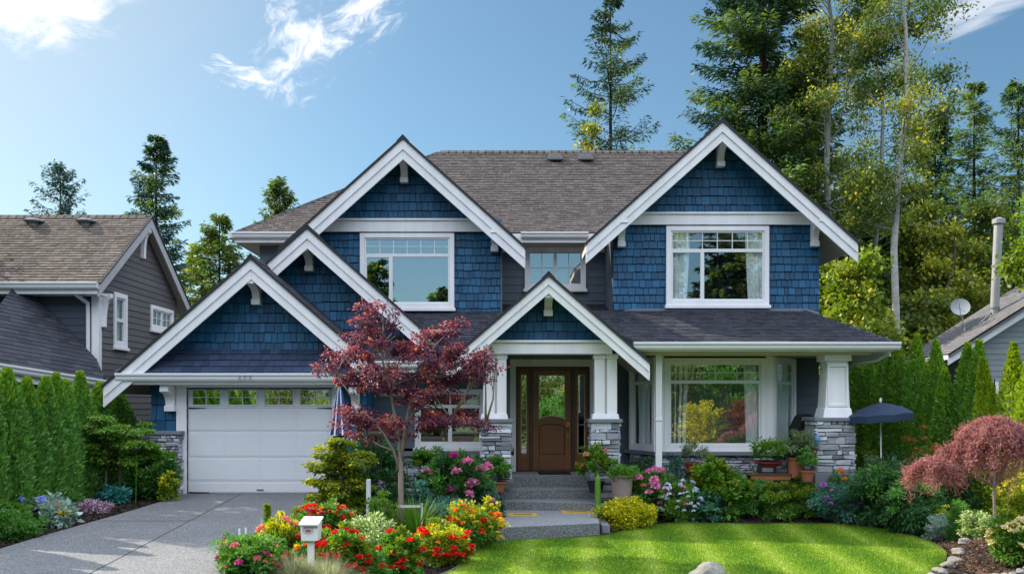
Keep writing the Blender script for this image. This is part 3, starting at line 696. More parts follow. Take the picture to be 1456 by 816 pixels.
# -- stone piers and stone bases
def stone_face(mb, pl, w_, h_, seed, rmin=.05, rmax=.15, dep=.05):
    r = random.Random(seed); v = 0
    while v < h_-.01:
        rh = min(r.uniform(rmin, rmax), h_-v); rh = h_-v if h_-v-rh < .04 else rh; u = 0
        while u < w_-.005:
            sw = min(r.uniform(rh*1.1, rh*3.6), w_-u); sw = w_-u if w_-u-sw < .06 else sw
            parts = [(v, v+rh)] if (rh < .1 or r.random() < .55) else [(v, v+rh*.48), (v+rh*.48, v+rh)]
            for (a, b) in parts:
                g = .006; d = dep*r.uniform(.45, 1.3); j = lambda s_=.012: r.uniform(-s_, s_)
                c = [(u+g, a+g), (u+sw-g, a+g), (u+sw-g, b-g), (u+g, b-g)]
                mu = [(p[0]+j(.008)*(0 if p[0] < .02 or p[0] > w_-.02 else 1), p[1]+j(.008)) for p in c]
                cu, cv = (u+u+sw)/2, (a+b)/2
                top = [(p[0]+(cu-p[0])*.14+j(), p[1]+(cv-p[1])*.22+j(.008)) for p in mu]
                mb.add([pl(p[0], p[1], 0) for p in mu]+[pl(p[0], p[1], d*.75) for p in mu]+[pl(p[0], p[1], d+j(.01)) for p in top],
                       [(8, 9, 10, 11)]+[(i, (i+1) % 4, 4+(i+1) % 4, 4+i) for i in range(4)]+[(4+i, 4+(i+1) % 4, 8+(i+1) % 4, 8+i) for i in range(4)])
            u += sw
        v += rh
def pier(x0, x1, y0, y1, z0, z1, seed, cap=.05):
    t = .05
    p_ = part(MB().box(x0+t, x1-t, y0+t, y1-t, z0, z1), 'pier_core', M_mortar)
    p_.name = 'stone_pier'
    mb = MB()
    stone_face(mb, Pl((x0+.02, y0+t, z0), (1, 0, 0), (0, 0, 1)), x1-x0-.04, z1-z0, seed)
    stone_face(mb, Pl((x0+t, y1-.02, z0), (0, -1, 0), (0, 0, 1)), y1-y0-.04, z1-z0, seed+1)
    stone_face(mb, Pl((x1-t, y0+.02, z0), (0, 1, 0), (0, 0, 1)), y1-y0-.04, z1-z0, seed+2)
    part(mb, 'stone_veneer', M_stone, p_, .008)
    part(MB().box(x0-.03, x1+.03, y0-.03, y1+.03, z1+.001, z1+.075), 'cap_stone', M_cap, p_, .015)
    return p_
pier(X(213, 17.8), X(257, 17.8), 17.75, 18.02, .5, Z(618, 17.8), 201)
pier(X(682, 17.5), X(728, 17.5), 17.5, 18.1, .965, Z(601, 17.5), 211)
pier(X(839, 17.5), X(883, 17.5), 17.5, 18.1, .965, Z(601, 17.5), 221)
pier(X(1160, 17.4), X(1218, 17.4), 17.4, 18.15, .3, Z(599, 17.4), 231)
part(MB().box(X(1158, 17.4), X(1221, 17.4), 17.38, 18.2, .3, Z(672, 17.4)), 'pier_base', M_cap, H, .02)
for a_, b_ in ((683, 709), (849, 882)):
    pb_ = part(MB().box(X(a_, 17.5)+.05, X(b_, 17.5)-.05, 17.55, 18.1, .25, .963), 'pier_base', M_mortar)
    ms = MB(); stone_face(ms, Pl((X(a_, 17.5)+.02, 17.55, .25), (1, 0, 0), (0, 0, 1)), X(b_, 17.5)-X(a_, 17.5)-.04, .70, a_); stone_face(ms, Pl((X(a_, 17.5)+.05, 18.08, .25), (0, -1, 0), (0, 0, 1)), .5, .70, a_+1); stone_face(ms, Pl((X(b_, 17.5)-.05, 17.57, .25), (0, 1, 0), (0, 0, 1)), .5, .70, a_+2)
    part(ms, 'stone_veneer', M_stone, pb_, .008)
part(MB().box(X(680, 17.5), X(730, 17.5), 17.46, 18.12, .90, .962).box(X(837, 17.5), X(885, 17.5), 17.46, 18.12, .90, .962), 'pier_plinth', M_cap, H, .01)
# porch columns
def post(x0, x1, y0, y1, z0, z1, cap=True):
    mb = MB().box(x0, x1, y0, y1, z0, z1); return mb
for (a, b, c, d, e, f_) in ((687, 703.5, 706.5, 720, 683, 723), (845.5, 860, 863, 877.5, 841, 881)):
    D = 17.62
    cm = MB(); cm.box(X(a, D), X(b, D), D, D+.26, Z(588, D), Z(503, D)); cm.box(X(c, D), X(d, D), D, D+.26, Z(588, D), Z(503, D))
    cm.box(X(b, D), X(c, D), D+.08, D+.2, Z(588, D), Z(503, D))
    cm.box(X(a-1.5, D), X(b+1, D), D-.02, D+.28, Z(510, D), Z(503, D)+.002); cm.box(X(c-1, D), X(d+1.5, D), D-.02, D+.28, Z(510, D), Z(503, D)+.002)
    cb_ = MB().ext([(X(e, D), D-.05, Z(600, D)+.03), (X(f_, D), D-.05, Z(600, D)+.03), (X(f_-2, D), D-.03, Z(588, D)), (X(e+2, D), D-.03, Z(588, D))], (0, .34, 0))
    co = part(cm, 'porch_column', M_trim, H, .008); part(cb_, 'column_base', M_trim, co, .01)
D = 17.55
cm = MB(); ta, tb_, ba, bb = X(1177, D), X(1206, D), X(1173, D), X(1209, D)
def frust(mb, x0, x1, y0, y1, z0, X0, X1, Y0, Y1, z1_):
    mb.add([(x0,y0,z0),(x1,y0,z0),(x1,y1,z0),(x0,y1,z0),(X0,Y0,z1_),(X1,Y0,z1_),(X1,Y1,z1_),(X0,Y1,z1_)], [(0,3,2,1),(4,5,6,7),(0,1,5,4),(1,2,6,5),(2,3,7,6),(3,0,4,7)])
frust(cm, ba, bb, D, D+.46, Z(590, D), ta, tb_, D+.03, D+.42, Z(512, D))
cmo = part(cm, 'porch_column', M_trim, H, .006)
f1 = MB(); frust(f1, X(1169, D), X(1212, D), D-.06, D+.5, Z(596, D), ba-.01, bb+.01, D-.015, D+.47, Z(580, D)); part(f1, 'column_base', M_trim, cmo, .008)
part(MB().box(X(1172, D), X(1210, D), D-.04, D+.46, Z(513, D), Z(503.5, D)), 'column_capital', M_trim, cmo, .008)
f2 = MB()
for (a, b, c, d) in ((1176.5, 1180, 517, 578), (1203, 1206, 517, 578), (1180, 1203, 517, 521), (1180, 1203, 574, 578)):
    f2.box(X(a, D), X(b, D), D-.012, D+.03, Z(d, D), Z(c, D))
part(f2, 'panel_moulding', M_trim, cmo, .004)
# porch beam and ceiling
part(MB().box(X(681, 17.5), X(871, 17.5), 17.52, 17.9, Z(503, 17.5), Z(487, 17.5)), 'porch_beam', M_trim, H, .008)
part(MB().box(X(677, 17.5), X(875, 17.5), 17.47, 17.9, Z(486.8, 17.5), Z(483.5, 17.5)), 'porch_beam', M_trim, H, .005)
part(MB().box(-1.0, 2.4, 17.9, 19.7, 3.37, 3.42), 'porch_ceiling', mat('porch_ceiling_paint', (.10, .11, .10), rough=.7))
# -- entry wall, left window wall
part(MB().box(X(722, 19.64), X(845, 19.64), 19.56, 19.62, .9, Z(511, 19.6)), 'door_casing', M_trim)   # replaced below by frame pieces
bpy.data.objects.remove(bpy.data.objects['door_casing'])
DW = 19.66; dl, dr, dt, db = X(733.5, DW), X(838.5, DW), Z(521, DW), .965
lap_wall(front(DW), [(-.16, .6), (2.9, .6), (2.9, 3.4), (-.16, 3.4)], [(dl, dr, .5, dt)], 7)
cs = MB(); cs.box(dl-.15, dl, DW-.05, DW, db, dt); cs.box(dr, dr+.10, DW-.05, DW, db, dt); cs.box(dl-.17, dr+.12, DW-.06, DW, dt+.002, dt+.15); cs.box(dl-.19, dr+.14, DW-.09, DW, dt+.152, dt+.19)
part(cs, 'door_casing', M_trim, H, .006)
part(MB().box(-.16, -.04, 18.9, 19.6, .6, 3.4), 'wall', M_lap)
hL = hole(590, 690, 553, 634, 18.9)
lap_wall(front(18.9), [(X(520, 18), 1.5), (-.04, 1.5), (-.04, 3.1), (X(520, 18), 3.1)], [hL], 8)
part(MB().box(X(522, 18)-.12, X(522, 18), 18.14, 18.9, .5, 3.1), 'wall', M_shake)
sb = part(MB().box(X(522, 18), -.04, 18.86, 19.0, .4, Z(648, 18.9)), 'stone_base', M_mortar)
ms = MB(); stone_face(ms, Pl((X(522, 18), 18.86, .4), (1, 0, 0), (0, 0, 1)), 2.8, Z(648, 18.9)-.4, 301, .05, .1); part(ms, 'stone_veneer', M_stone, sb, .006)
part(MB().box(X(522, 18), -.03, 18.74, 18.98, Z(648, 18.9)+.001, Z(641, 18.9)), 'water_table', M_cap, H, .01)
# right wall beside the bay
lap_wall(front(19.64), [(5.8, .4), (w4r, .4), (w4r, 3.45), (5.8, 3.45)], [], 9, .2)
# -- windows
M_glass_bay = glassmat('bay_glass', .34); M_glass_side = glassmat('side_glass', .2)
def window(pl, u0, u1, v0, v1, sashes, casing=.1, glass=None, curtains=(), sill=True, room=True, blind=None, mat_c=None):
    """sashes: (u0,u1,v0,v1,cols,rows,frame) in 0..1 of the opening inside the casing"""
    glass = glass or M_glass; mc = mat_c or M_trim
    mb = MB(); c = casing
    for q in [(u0, u0+c, v0, v1), (u1-c, u1, v0, v1), (u0+c, u1-c, v1-c, v1), (u0+c, u1-c, v0, v0+c)]: pbox(mb, pl, *q, -.05, .045)
    wn = part(mb, 'window', mc, H, .005)
    a0, a1, b0, b1 = u0+c, u1-c, v0+c, v1-c; W_, H_ = a1-a0, b1-b0
    fm = MB(); gm = MB()
    for (s0, s1, t0, t1, nc, nr, fw) in sashes:
        p0, p1, q0, q1 = a0+W_*s0, a0+W_*s1, b0+H_*t0, b0+H_*t1
        for q in [(p0, p0+fw, q0, q1), (p1-fw, p1, q0, q1), (p0+fw, p1-fw, q1-fw, q1), (p0+fw, p1-fw, q0, q0+fw)]: pbox(fm, pl, *q, -.04, .015)
        for k in range(1, nc): uu = p0+fw+(p1-p0-2*fw)*k/nc; pbox(fm, pl, uu-.008, uu+.008, q0+fw, q1-fw, -.014, .006)
        for k in range(1, nr): vv = q0+fw+(q1-q0-2*fw)*k/nr; pbox(fm, pl, p0+fw, p1-fw, vv-.008, vv+.008, -.013, .005)
        gm.add([pl(p0+fw*.5, q0+fw*.5, -.02), pl(p1-fw*.5, q0+fw*.5, -.02), pl(p1-fw*.5, q1-fw*.5, -.02), pl(p0+fw*.5, q1-fw*.5, -.02)], [(0, 1, 2, 3)])
    part(fm, 'sash', M_frame, wn, .003); part(gm, 'pane', glass, wn)
    if sill:
        sm_ = MB(); pbox(sm_, pl, u0-.03, u1+.03, v0-.07, v0-.001, -.02, .085); part(sm_, 'sill', mc, wn, .006)
    for (cu0, cu1, cv0, tw) in curtains:
        k0, k1 = a0+W_*cu0, a0+W_*cu1; cm_ = MB(); n = max(14, int((k1-k0)/.02)); vs = []
        for i in range(n+1):
            for j in range(9):
                vt = j/8; uu = k0+(k1-k0)*i/n; mid = k0 if tw < 0 else k1
                sh_ = (1-vt)*abs(tw)*(1 if True else 0)
                uu = uu+(mid-uu)*sh_*(.6 if j else .6)
                vs.append(pl(uu, b0+H_*(cv0+(1-cv0)*vt), -.075+.028*math.sin(i*1.15)+.01*math.sin(i*2.3+j)))
        cm_.add(vs, [(i*9+j, (i+1)*9+j, (i+1)*9+j+1, i*9+j+1) for i in range(n) for j in range(8)])
        part(cm_, 'curtain', M_curt, wn, 0, True)
    if blind:
        bm_ = MB(); k = b1-.02
        while k > b0+H_*blind:
            bm_.ext([pl(a0, k, -.12), pl(a1, k, -.12), pl(a1, k-.036, -.105), pl(a0, k-.036, -.105)], pl.N*.002); k -= .04
        part(bm_, 'blind', M_blind, wn)
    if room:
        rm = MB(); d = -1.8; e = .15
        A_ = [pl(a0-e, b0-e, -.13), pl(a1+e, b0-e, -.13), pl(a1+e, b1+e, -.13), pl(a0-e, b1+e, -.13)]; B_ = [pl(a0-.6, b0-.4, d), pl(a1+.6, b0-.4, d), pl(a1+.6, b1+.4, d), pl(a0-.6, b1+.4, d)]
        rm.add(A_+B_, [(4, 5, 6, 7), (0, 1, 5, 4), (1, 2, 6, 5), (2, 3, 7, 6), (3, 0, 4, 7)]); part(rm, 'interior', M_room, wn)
    return wn
def fwin(px0, px1, py0, py1, D, sashes, **k):
    return window(front(D), X(px0, D), X(px1, D), Z(py1, D), Z(py0, D), sashes, **k)
big = [(0, 1, .735, 1, 6, 2, .035), (0, .31, 0, .735, 1, 1, .045), (.31, 1, 0, .735, 1, 1, .035)]
fwin(512, 646, 332, 438, 19.96, big, glass=M_glass_up)
fwin(947, 1093, 322, 434, 19.56, [(0, 1, .72, 1, 6, 2, .035), (0, .34, 0, .72, 1, 1, .045), (.34, 1, 0, .72, 1, 1, .035)], curtains=[(.0, .22, 0, -.3), (.80, 1, 0, .3)], glass=M_glass_bay)
fwin(746, 833, 350, 411, 21.46, [(0, .5, 0, 1, 2, 2, .035), (.5, 1, 0, 1, 2, 2, .035)], casing=.09, blind=.05, glass=M_glass)
fwin(590, 690, 553, 636, 18.86, [(0, 1, .74, 1, 4, 1, .03), (0, .5, 0, .74, 1, 1, .04), (.5, 1, 0, .74, 1, 1, .04)], casing=.08)
# bay
BD = 18.5; b0x, b1x = X(944, BD), X(1096, BD); zs, zt_ = Z(640, BD), Z(506, BD)
fwin(944, 1089, 509, 640, BD, [(0, 1, .775, 1, 4, 2, .03), (0, 1, 0, .775, 1, 1, .035)], casing=.11, curtains=[(.0, .22, 0, -.25), (.82, 1, 0, .3)], glass=M_glass_bay)
part(MB().box(X(1089, BD)+.002, X(1099, BD), BD-.04, BD+.06, zs-.02, zt_), 'corner_board', M_trim, H, .005)
part(MB().box(X(933, BD), X(944, BD)-.002, BD-.04, BD+.06, zs-.02, zt_), 'corner_board', M_trim, H, .005)
lx0, ly0 = X(896, 19.4), 19.4; xl_ = X(933, BD)
plL = Pl((lx0, ly0, 0), (xl_-lx0, BD-ly0, 0), (0, 0, 1)); lenL = math.hypot(xl_-lx0, BD-ly0)
rx0 = X(1099, BD); rx1, ry1 = X(1130, 19.4), 19.4
plR = Pl((rx0, BD, 0), (rx1-rx0, ry1-BD, 0), (0, 0, 1)); lenR = math.hypot(rx1-rx0, ry1-BD)
window(plL, .02, lenL-.01, Z(640, 19.0), Z(509, 19.0), [(0, 1, .76, 1, 2, 2, .03), (0, 1, 0, .76, 1, 1, .04)], casing=.1, curtains=[(.1, .75, 0, .2)], glass=M_glass_side)
window(plR, .01, lenR-.02, Z(640, 19.0), Z(509, 19.0), [(0, 1, .76, 1, 2, 2, .03), (0, 1, 0, .76, 1, 1, .04)], casing=.1, curtains=[(.15, .9, 0, .2)], glass=M_glass_side)
# bay base in stone with water table
def ring(o): return [(lx0-o, ly0+.2), (lx0-o, ly0), (xl_-o*.5, BD-o), (rx0+o*.5, BD-o), (rx1+o, ry1), (rx1+o, ry1+.2)]
part(MB().xy(ring(-.02), .3, zs-.02), 'bay_base', M_mortar); part(MB().xy(ring(.12), zs-.10, zs-.021), 'water_table', M_cap, H, .01)
part(MB().xy(ring(.02), zt_, 3.44), 'bay_head', M_trim)
ms = MB(); hb_ = zs-.10-.3
stone_face(ms, Pl((xl_, BD+.02, .3), (1, 0, 0), (0, 0, 1)), rx0-xl_, hb_, 311, .04, .09)
stone_face(ms, Pl(plL(0, .3, -.02), plL.U, plL.V), lenL, hb_, 312, .04, .09); stone_face(ms, Pl(plR(0, .3, -.02), plR.U, plR.V), lenR, hb_, 313, .04, .09)
part(ms, 'stone_veneer', M_stone, H, .005)
# -- front door
fd = MB()
leafl, leafr = X(757.5, DW), X(812.5, DW)
fd.box(dl, dl+.05, DW-.03, DW+.1, db, dt); fd.box(dr-.05, dr, DW-.03, DW+.1, db, dt); fd.box(dl+.05, dr-.05, DW-.03, DW+.1, dt-.07, dt)
fd.box(leafl-.075, leafl-.004, DW-.03, DW+.1, db, dt-.07); fd.box(leafr+.004, leafr+.075, DW-.03, DW+.1, db, dt-.07); fd.box(dl+.05, dr-.05, DW-.01, DW+.1, db, db+.04)
dframe = part(fd, 'door_frame', M_wooddk, H, .006)
for a, b in ((dl+.05, leafl-.075), (leafr+.075, dr-.05)):
    pz0 = Z(645, DW); gz1 = Z(532, DW); s0, s1 = a+.055, b-.05
    sm_ = MB(); sm_.box(a, s0, DW, DW+.06, db+.04, dt-.07); sm_.box(s1, b, DW, DW+.06, db+.04, dt-.07); sm_.box(s0, s1, DW, DW+.06, db+.04, pz0); sm_.box(s0, s1, DW, DW+.06, gz1, dt-.07)
    sm_.box(s0+.03, s1-.03, DW-.01, DW+.001, db+.09, pz0-.07)
    sl_ = part(sm_, 'sidelight', M_wood, H, .005)
    cm_ = MB()
    for q in [(s0, s0+.018, pz0, gz1), (s1-.018, s1, pz0, gz1), (s0, s1, pz0, pz0+.02), (s0, s1, gz1-.02, gz1), (s0, s1, pz0+.12, pz0+.132), (s0, s1, pz0+.62, pz0+.632)]: cm_.box(q[0], q[1], DW-.006, DW+.03, q[2], q[3])
    part(cm_, 'glass_bead', M_gold, sl_); part(MB().box(s0, s1, DW+.02, DW+.026, pz0, gz1), 'pane', M_glass, sl_)
# leaf: stiles, rails, arched glass on top, arched raised panel below
lf = MB(); lz0, lz1 = db+.045, dt-.075; gx0, gx1 = X(766, DW), X(803.5, DW); gzt, gzb = Z(533, DW), Z(596, DW)
lf.box(leafl, gx0, DW, DW+.055, lz0, lz1); lf.box(gx1, leafr, DW, DW+.055, lz0, lz1); lf.box(gx0, gx1, DW, DW+.055, gzt, lz1)
pz1, pz0 = Z(606, DW), Z(647, DW)
lf.box(gx0, gx1, DW, DW+.055, lz0, pz0)
xm = (gx0+gx1)/2; hw = (gx1-gx0)/2
arch = lambda z0, rise, n=12: [(gx0+2*hw*i/n, z0+rise*math.sin(math.pi*i/n)) for i in range(n+1)]
top_ = arch(gzb, .07); bot_ = arch(pz1, .06)
for i in range(12):
    lf.xz([bot_[i], bot_[i+1], top_[i+1], top_[i]], DW-.004, DW+.055)
leaf = part(lf, 'front_door', M_wood, H, .004)
pn = MB(); pp = [(gx0+.02, pz0+.02), (gx1-.02, pz0+.02)]+[(min(gx1-.02, max(gx0+.02, a)), b-.02) for a, b in bot_[::-1]]
pn.xz(pp, DW+.012, DW+.04)
pp2 = [(xm+(a-xm)*.8, (pz0+pz1)/2+(b-(pz0+pz1)/2)*.86) for a, b in pp]; pn.xz(pp2, DW+.0, DW+.013); part(pn, 'door_panel', M_wood, leaf, .006)
part(MB().box(gx0, gx1, DW+.042, DW+.05, pz0-.01, pz1+.07), 'panel_back', M_wooddk, leaf)
part(MB().xz([(gx0, gzb), (gx1, gzb), (gx1, gzt), (gx0, gzt)], DW+.022, DW+.028), 'pane', M_glass, leaf)
bd_ = MB(); bd_.box(gx0, gx0+.012, DW-.004, DW+.02, gzb, gzt); bd_.box(gx1-.012, gx1, DW-.004, DW+.02, gzb, gzt); bd_.box(gx0, gx1, DW-.004, DW+.02, gzt-.012, gzt)
for i in range(12): bd_.xz([top_[i], top_[i+1], (top_[i+1][0], top_[i+1][1]+.016), (top_[i][0], top_[i][1]+.016)], DW-.006, DW+.02)
part(bd_, 'glass_bead', M_gold, leaf)
hx = X(807.5, DW); hh = MB(); hh.box(hx-.03, hx+.03, DW-.012, DW, Z(606, DW), Z(600, DW)); hh.box(hx-.025, hx+.025, DW-.012, DW, Z(621, DW), Z(615, DW))
hh.tube([(hx, DW-.01, Z(608, DW)), (hx, DW-.05, Z(609, DW)), (hx, DW-.055, Z(614, DW)), (hx, DW-.05, Z(618, DW)), (hx, DW-.01, Z(619, DW))], [.012, .013, .014, .013, .012], 8)
hh.lathe((hx, DW-.015, Z(603, DW)), [(.001, -.02), (.02, -.015), (.02, .015), (.001, .02)], 10)
part(hh, 'door_handle', M_brass, leaf, .003)
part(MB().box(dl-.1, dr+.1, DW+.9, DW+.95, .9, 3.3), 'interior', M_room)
part(MB().box(-.02, 2.5, DW+.1, DW+.9, .93, .97), 'interior_floor', M_wooddk)
# electrical box near the door
part(MB().lathe((X(727, 18.2), 18.3, Z(642, 18.2)), [(.001, -.09), (.05, -.07), (.055, 0), (.05, .07), (.001, .09)], 14), 'wall_lantern', M_black, H, 0, True)
# -- steps
ST = thing('entry_steps', (.7, 16.5, .2), 'grey exposed aggregate steps rising to the front door', 'steps')
def slab(poly, z0, z1, name='step'):
    s_ = MB().xy(poly, z0, z1-.012); o = part(s_, name, M_step, ST, .006)
    part(MB().xy([(p[0]*1.0, p[1]) for p in poly], z1-.011, z1), 'tread', M_tread, o, .004); return o
zP, zB, zC_, zD_ = .962, .735, .55, .39
slab([(X(716, 18.5), 18.5), (X(842, 18.5), 18.5), (2.4, 18.9), (2.4, 19.7), (-.1, 19.7), (-.1, 18.9)], .2, zP, 'landing')
slab([(X(706, 18.), 18.02), (X(712, 17.95), 17.93), (X(846, 17.95), 17.93), (X(853, 18.0), 18.02), (X(850, 18.), 18.49), (X(710, 18.), 18.49)], .2, zB)
slab([(X(716, 17.5), 17.52), (X(848, 17.2), 17.2), (X(850, 17.6), 17.92), (X(712, 17.6), 17.92)], .15, zC_)
plat = [(X(706.5, 14.9), 14.95), (X(853, 15.5), 15.55), (X(848, 17.), 17.19), (X(716, 17.), 17.51)]
slab(plat, .05, zD_)
part(MB().box(X(856, 15.7), X(868, 15.7), 15.75, 17.1, .0, .33), 'side_stone', M_stone, ST, .02)
M_yel = mat('yellow_safety_strip', (.60, .36, .045), rough=.6, noise=.3, nscale=20, fine=.2)
M_mark = mat('faded_marking', (.16, .11, .04), rough=.8)
for (a, b, y0, y1, tilt) in ((722, 764, 729.5, 733.5, -.0), (799, 843, 725.8, 729.5, .0)):
    Da, Db = (ZC-zD_)*F/(y1-HZ), (ZC-zD_)*F/(y0-HZ)
    s_ = part(MB().box(X(a, Da), X(b, Da), Da, Db, zD_+.001, zD_+.008), 'safety_strip', M_yel, ST)
    mk = MB(); n = 13
    for i in range(n):
        x_ = X(a, Da)+(X(b, Da)-X(a, Da))*(.2+.65*i/n); mk.box(x_, x_+.016, Da+.10+.02*((i*5) % 3), Db-.12+.01*((i*3) % 4), zD_+.0085, zD_+.0095)
    part(mk, 'strip_marking', M_mark, s_)
M_mat = mat('black_door_mat', (.012, .012, .016), rough=.95, fine=.3)
tag(MB().box(X(766, 18.9), X(812, 18.9), 18.75, 19.45, zP+.001, zP+.02).build('doormat', M_mat, None, .006), 'black doormat lying in front of the wooden front door', 'doormat')
# ---------------------------------------------------------------- neighbour houses
M_nsid = mat('navy_grey_lap', (.040, .052, .078), (.047, .060, .088), rough=.6, isl=.04, noise=.06)
M_nsid2 = mat('taupe_grey_lap', (.105, .10, .108), (.12, .115, .122), rough=.7, isl=.05, noise=.08)
M_nroof = mat('weathered_brown_shingle', (.092, .076, .068), (.150, .126, .115), rough=.9, isl=.16, noise=.2, nscale=.7, fine=.25, fscale=80, spec=.2)
M_ntrim = mat('shaded_white_trim', (.42, .42, .44), rough=.5, noise=.15)  # shade on the neighbour's rake boards put into a darker trim colour
NH = thing('neighbour_house', (-12, 22, 0), 'dark grey lap-sided house with brown shingle roof left of the blue house', 'house')
def npart(mb, name, m, bevel=0, parent=NH): return mb.build(name, m, parent, bevel)
nx_ = -9.05; ey, ez_ = 20.0, Z(402, 20.0); ry_, rz_ = 22.9, Z(308, 22.9); by_, bz_ = 25.9, Z(402, 20.0)
sl_ = (rz_-ez_)/(ry_-ey)
roof_face([Vector((-22, ey, ez_)), Vector((nx_, ey, ez_)), Vector((nx_, ry_, rz_)), Vector((-22, ry_, rz_))], M_nroof, .13, 401, parent=NH)
roof_face([Vector((nx_, 2*ry_-ey, ez_)), Vector((-22, 2*ry_-ey, ez_)), Vector((-22, ry_, rz_)), Vector((nx_, ry_, rz_))], M_nroof, .3, 402, parent=NH)
ridgecaps((-22, ry_, rz_), (nx_, ry_, rz_), M_ridge, .12, NH)
# rake boards on the gable end facing the blue house
for (y0, z0, y1, z1_) in ((ey, ez_, ry_, rz_), (2*ry_-ey, ez_, ry_, rz_)):
    npart(MB().ext([(nx_-.02, y0, z0-.03), (nx_-.02, y1, z1_-.03), (nx_-.02, y1, z1_-.30), (nx_-.02, y0, z0-.30)], (.045, 0, 0)), 'rake_board', M_ntrim, .004)
    npart(MB().ext([(nx_-.6, y0, z0-.10), (nx_-.6, y1, z1_-.10), (nx_-.6, y1, z1_-.14), (nx_-.6, y0, z0-.14)], (.57, 0, 0)), 'soffit', M_cream)
    npart(MB().ext([(nx_+.0, y0, z0+.01), (nx_+.0, y1, z1_+.01), (nx_+.0, y1, z1_-.03), (nx_+.0, y0, z0-.03)], (.05, 0, 0)), 'drip_edge', M_edge)
gutter((-22, ey-.01, ez_), (nx_+.01, ey-.01, ez_), .14, .13, NH); npart(MB().box(-22, nx_, ey, ey+.03, ez_-.24, ez_-.02), 'fascia', M_trim); npart(MB().box(-22, nx_-.02, ey+.03, ey+.5, ez_-.24, ez_-.20), 'soffit', M_trim)
wx = X(139, 20.5); wy0, wy1 = 20.5, 2*ry_-20.5
lap_wall(front(wy0), [(-20, .5), (wx, .5), (wx, ez_-.15), (-20, ez_-.15)], [], 411, .16, M_nsid, NH)
pg = Pl((wx, wy0, 0), (0, 1, 0), (0, 0, 1)); Lg = wy1-wy0; zt2 = lambda u: ez_+sl_*(u+.5)-.13
nw1 = (.78, 1.50, Z(492, 21.2), Z(414, 21.2)); nw2 = (2.95, 4.5, Z(468, 23.5), Z(433, 23.5))
lap_wall(pg, [(0, .5), (Lg, .5), (Lg, zt2(0)), (Lg/2, zt2(Lg/2)), (0, zt2(0))], [(nw1[0]+.05, nw1[1]-.05, nw1[2]+.05, nw1[3]-.05), (nw2[0]+.05, nw2[1]-.05, nw2[2]+.05, nw2[3]-.05)], 412, .15, M_nsid2, NH)
H_keep = H; H = NH
def part(mb, name, m, parent=None, bevel=0, sm=False): return mb.build(name, m, parent if parent is not None else H, bevel, sm)
window(pg, *nw1, [(0, 1, .5, 1, 1, 1, .04), (0, 1, 0, .5, 1, 1, .04)], casing=.11, blind=.02, glass=glassmat('dull_glass', .12))
window(pg, *nw2, [(0, .5, 0, 1, 2, 2, .04), (.5, 1, 0, 1, 2, 2, .04)], casing=.1, glass=glassmat('dull_glass2', .25))
npart(MB().box(wx-.01, wx+.03, wy0-.03, wy0+.14, .5, ez_-.2).box(wx-.13, wx-.011, wy0-.031, wy0-.001, .5, ez_-.2), 'corner_board', M_trim, .005)
npart(MB().tube([(wx-.35, 20.0, ez_-.12), (wx-.30, 20.15, ez_-.26), (wx-.18, 20.40, ez_-.40), (wx-.18, 20.42, ez_-.6), (wx-.18, 20.42, .6)], [.045]*5, 8), 'downspout', M_gutter)
def nbr(y, zt):
    pts = [(wx, zt), (nx_, zt), (nx_, zt-.1)]+[(wx+.1+(nx_-wx-.14)*(1-math.sin(k/5*1.57)), zt-.14-.5*(1-math.cos(k/5*1.57))) for k in range(6)]+[(wx+.1, zt-.75), (wx, zt-.75)]
    npart(MB().ext([(a, y, b) for a, b in pts], (0, .12, 0)), 'bracket', M_trim, .006)
nbr(20.62, ez_-.16); nbr(22.84, rz_-.30)
for px in (48, 122):
    p = P(px, 312, 22.5); zz = ez_+sl_*(p.y-ey)
    npart(MB().lathe((p.x, p.y, zz), [(.001, .16), (.13, .14), (.24, .09), (.22, .06), (.12, .05), (.12, -.05)], 16), 'roof_vent', M_cap)
# lower side roof reaching towards the hedge
a0_, a1_ = P(-60, 508, 17.2), P(150, 541, 20.0)
b0_, b1_ = P(-130, 340, 21.5), P(124, 527, 20.45)
mbp = [a0_, a1_, b1_, Vector((b0_.x, 20.48, Z(372, 20.48)))]
def free_face(pts, m, seed, row=.13):
    U = (pts[1]-pts[0]).normalized(); Nn = (pts[1]-pts[0]).cross(pts[-1]-pts[0]).normalized(); Vv = Nn.cross(U); pl = Pl(pts[0], U, Vv)
    uv = [((p-pts[0]).dot(U), (p-pts[0]).dot(Vv)) for p in pts]; s_ = shingles(pl, uv, row, .18, .34, .014, .004, .004, (), .003, seed); s_.ext([pl(a, b, -.002) for a, b in uv], pl.N*(-.1)); return npart(s_, 'roof', m)
free_face([a0_, a1_, b1_, Vector((a0_.x-.6, 20.45, Z(398, 20.45)))], M_roofd, 421)
gutter(a0_, a1_, .16, .14, NH); 
npart(MB().ext([a0_+Vector((0, .05, -.02)), a1_+Vector((0, .05, -.02)), a1_+Vector((0, .05, -.3)), a0_+Vector((0, .05, -.3))], (0, .03, 0)), 'fascia', M_trim)
q0, q1 = b1_+Vector((0, 0, .03)), Vector((a0_.x-.6, 20.45, Z(398, 20.45)+.03))
npart(MB().tube([q1, q0, a1_+Vector((-.02, 0, .03))], [.05, .05, .04], 6), 'hip_cap', M_edge)
npart(MB().ext([a0_+Vector((.0, .6, -.3)), a1_+Vector((-.5, .4, -.3)), a1_+Vector((-.5, .4, -3)), a0_+Vector((0, .6, -3))], (0, .1, 0)), 'wall', M_nsid)
npart(MB().box(-20, -19.88, 20.6, wy1, .5, ez_-.2).box(-19.88, wx-.13, wy1-.12, wy1, .5, ez_-.2), 'wall', M_nsid)
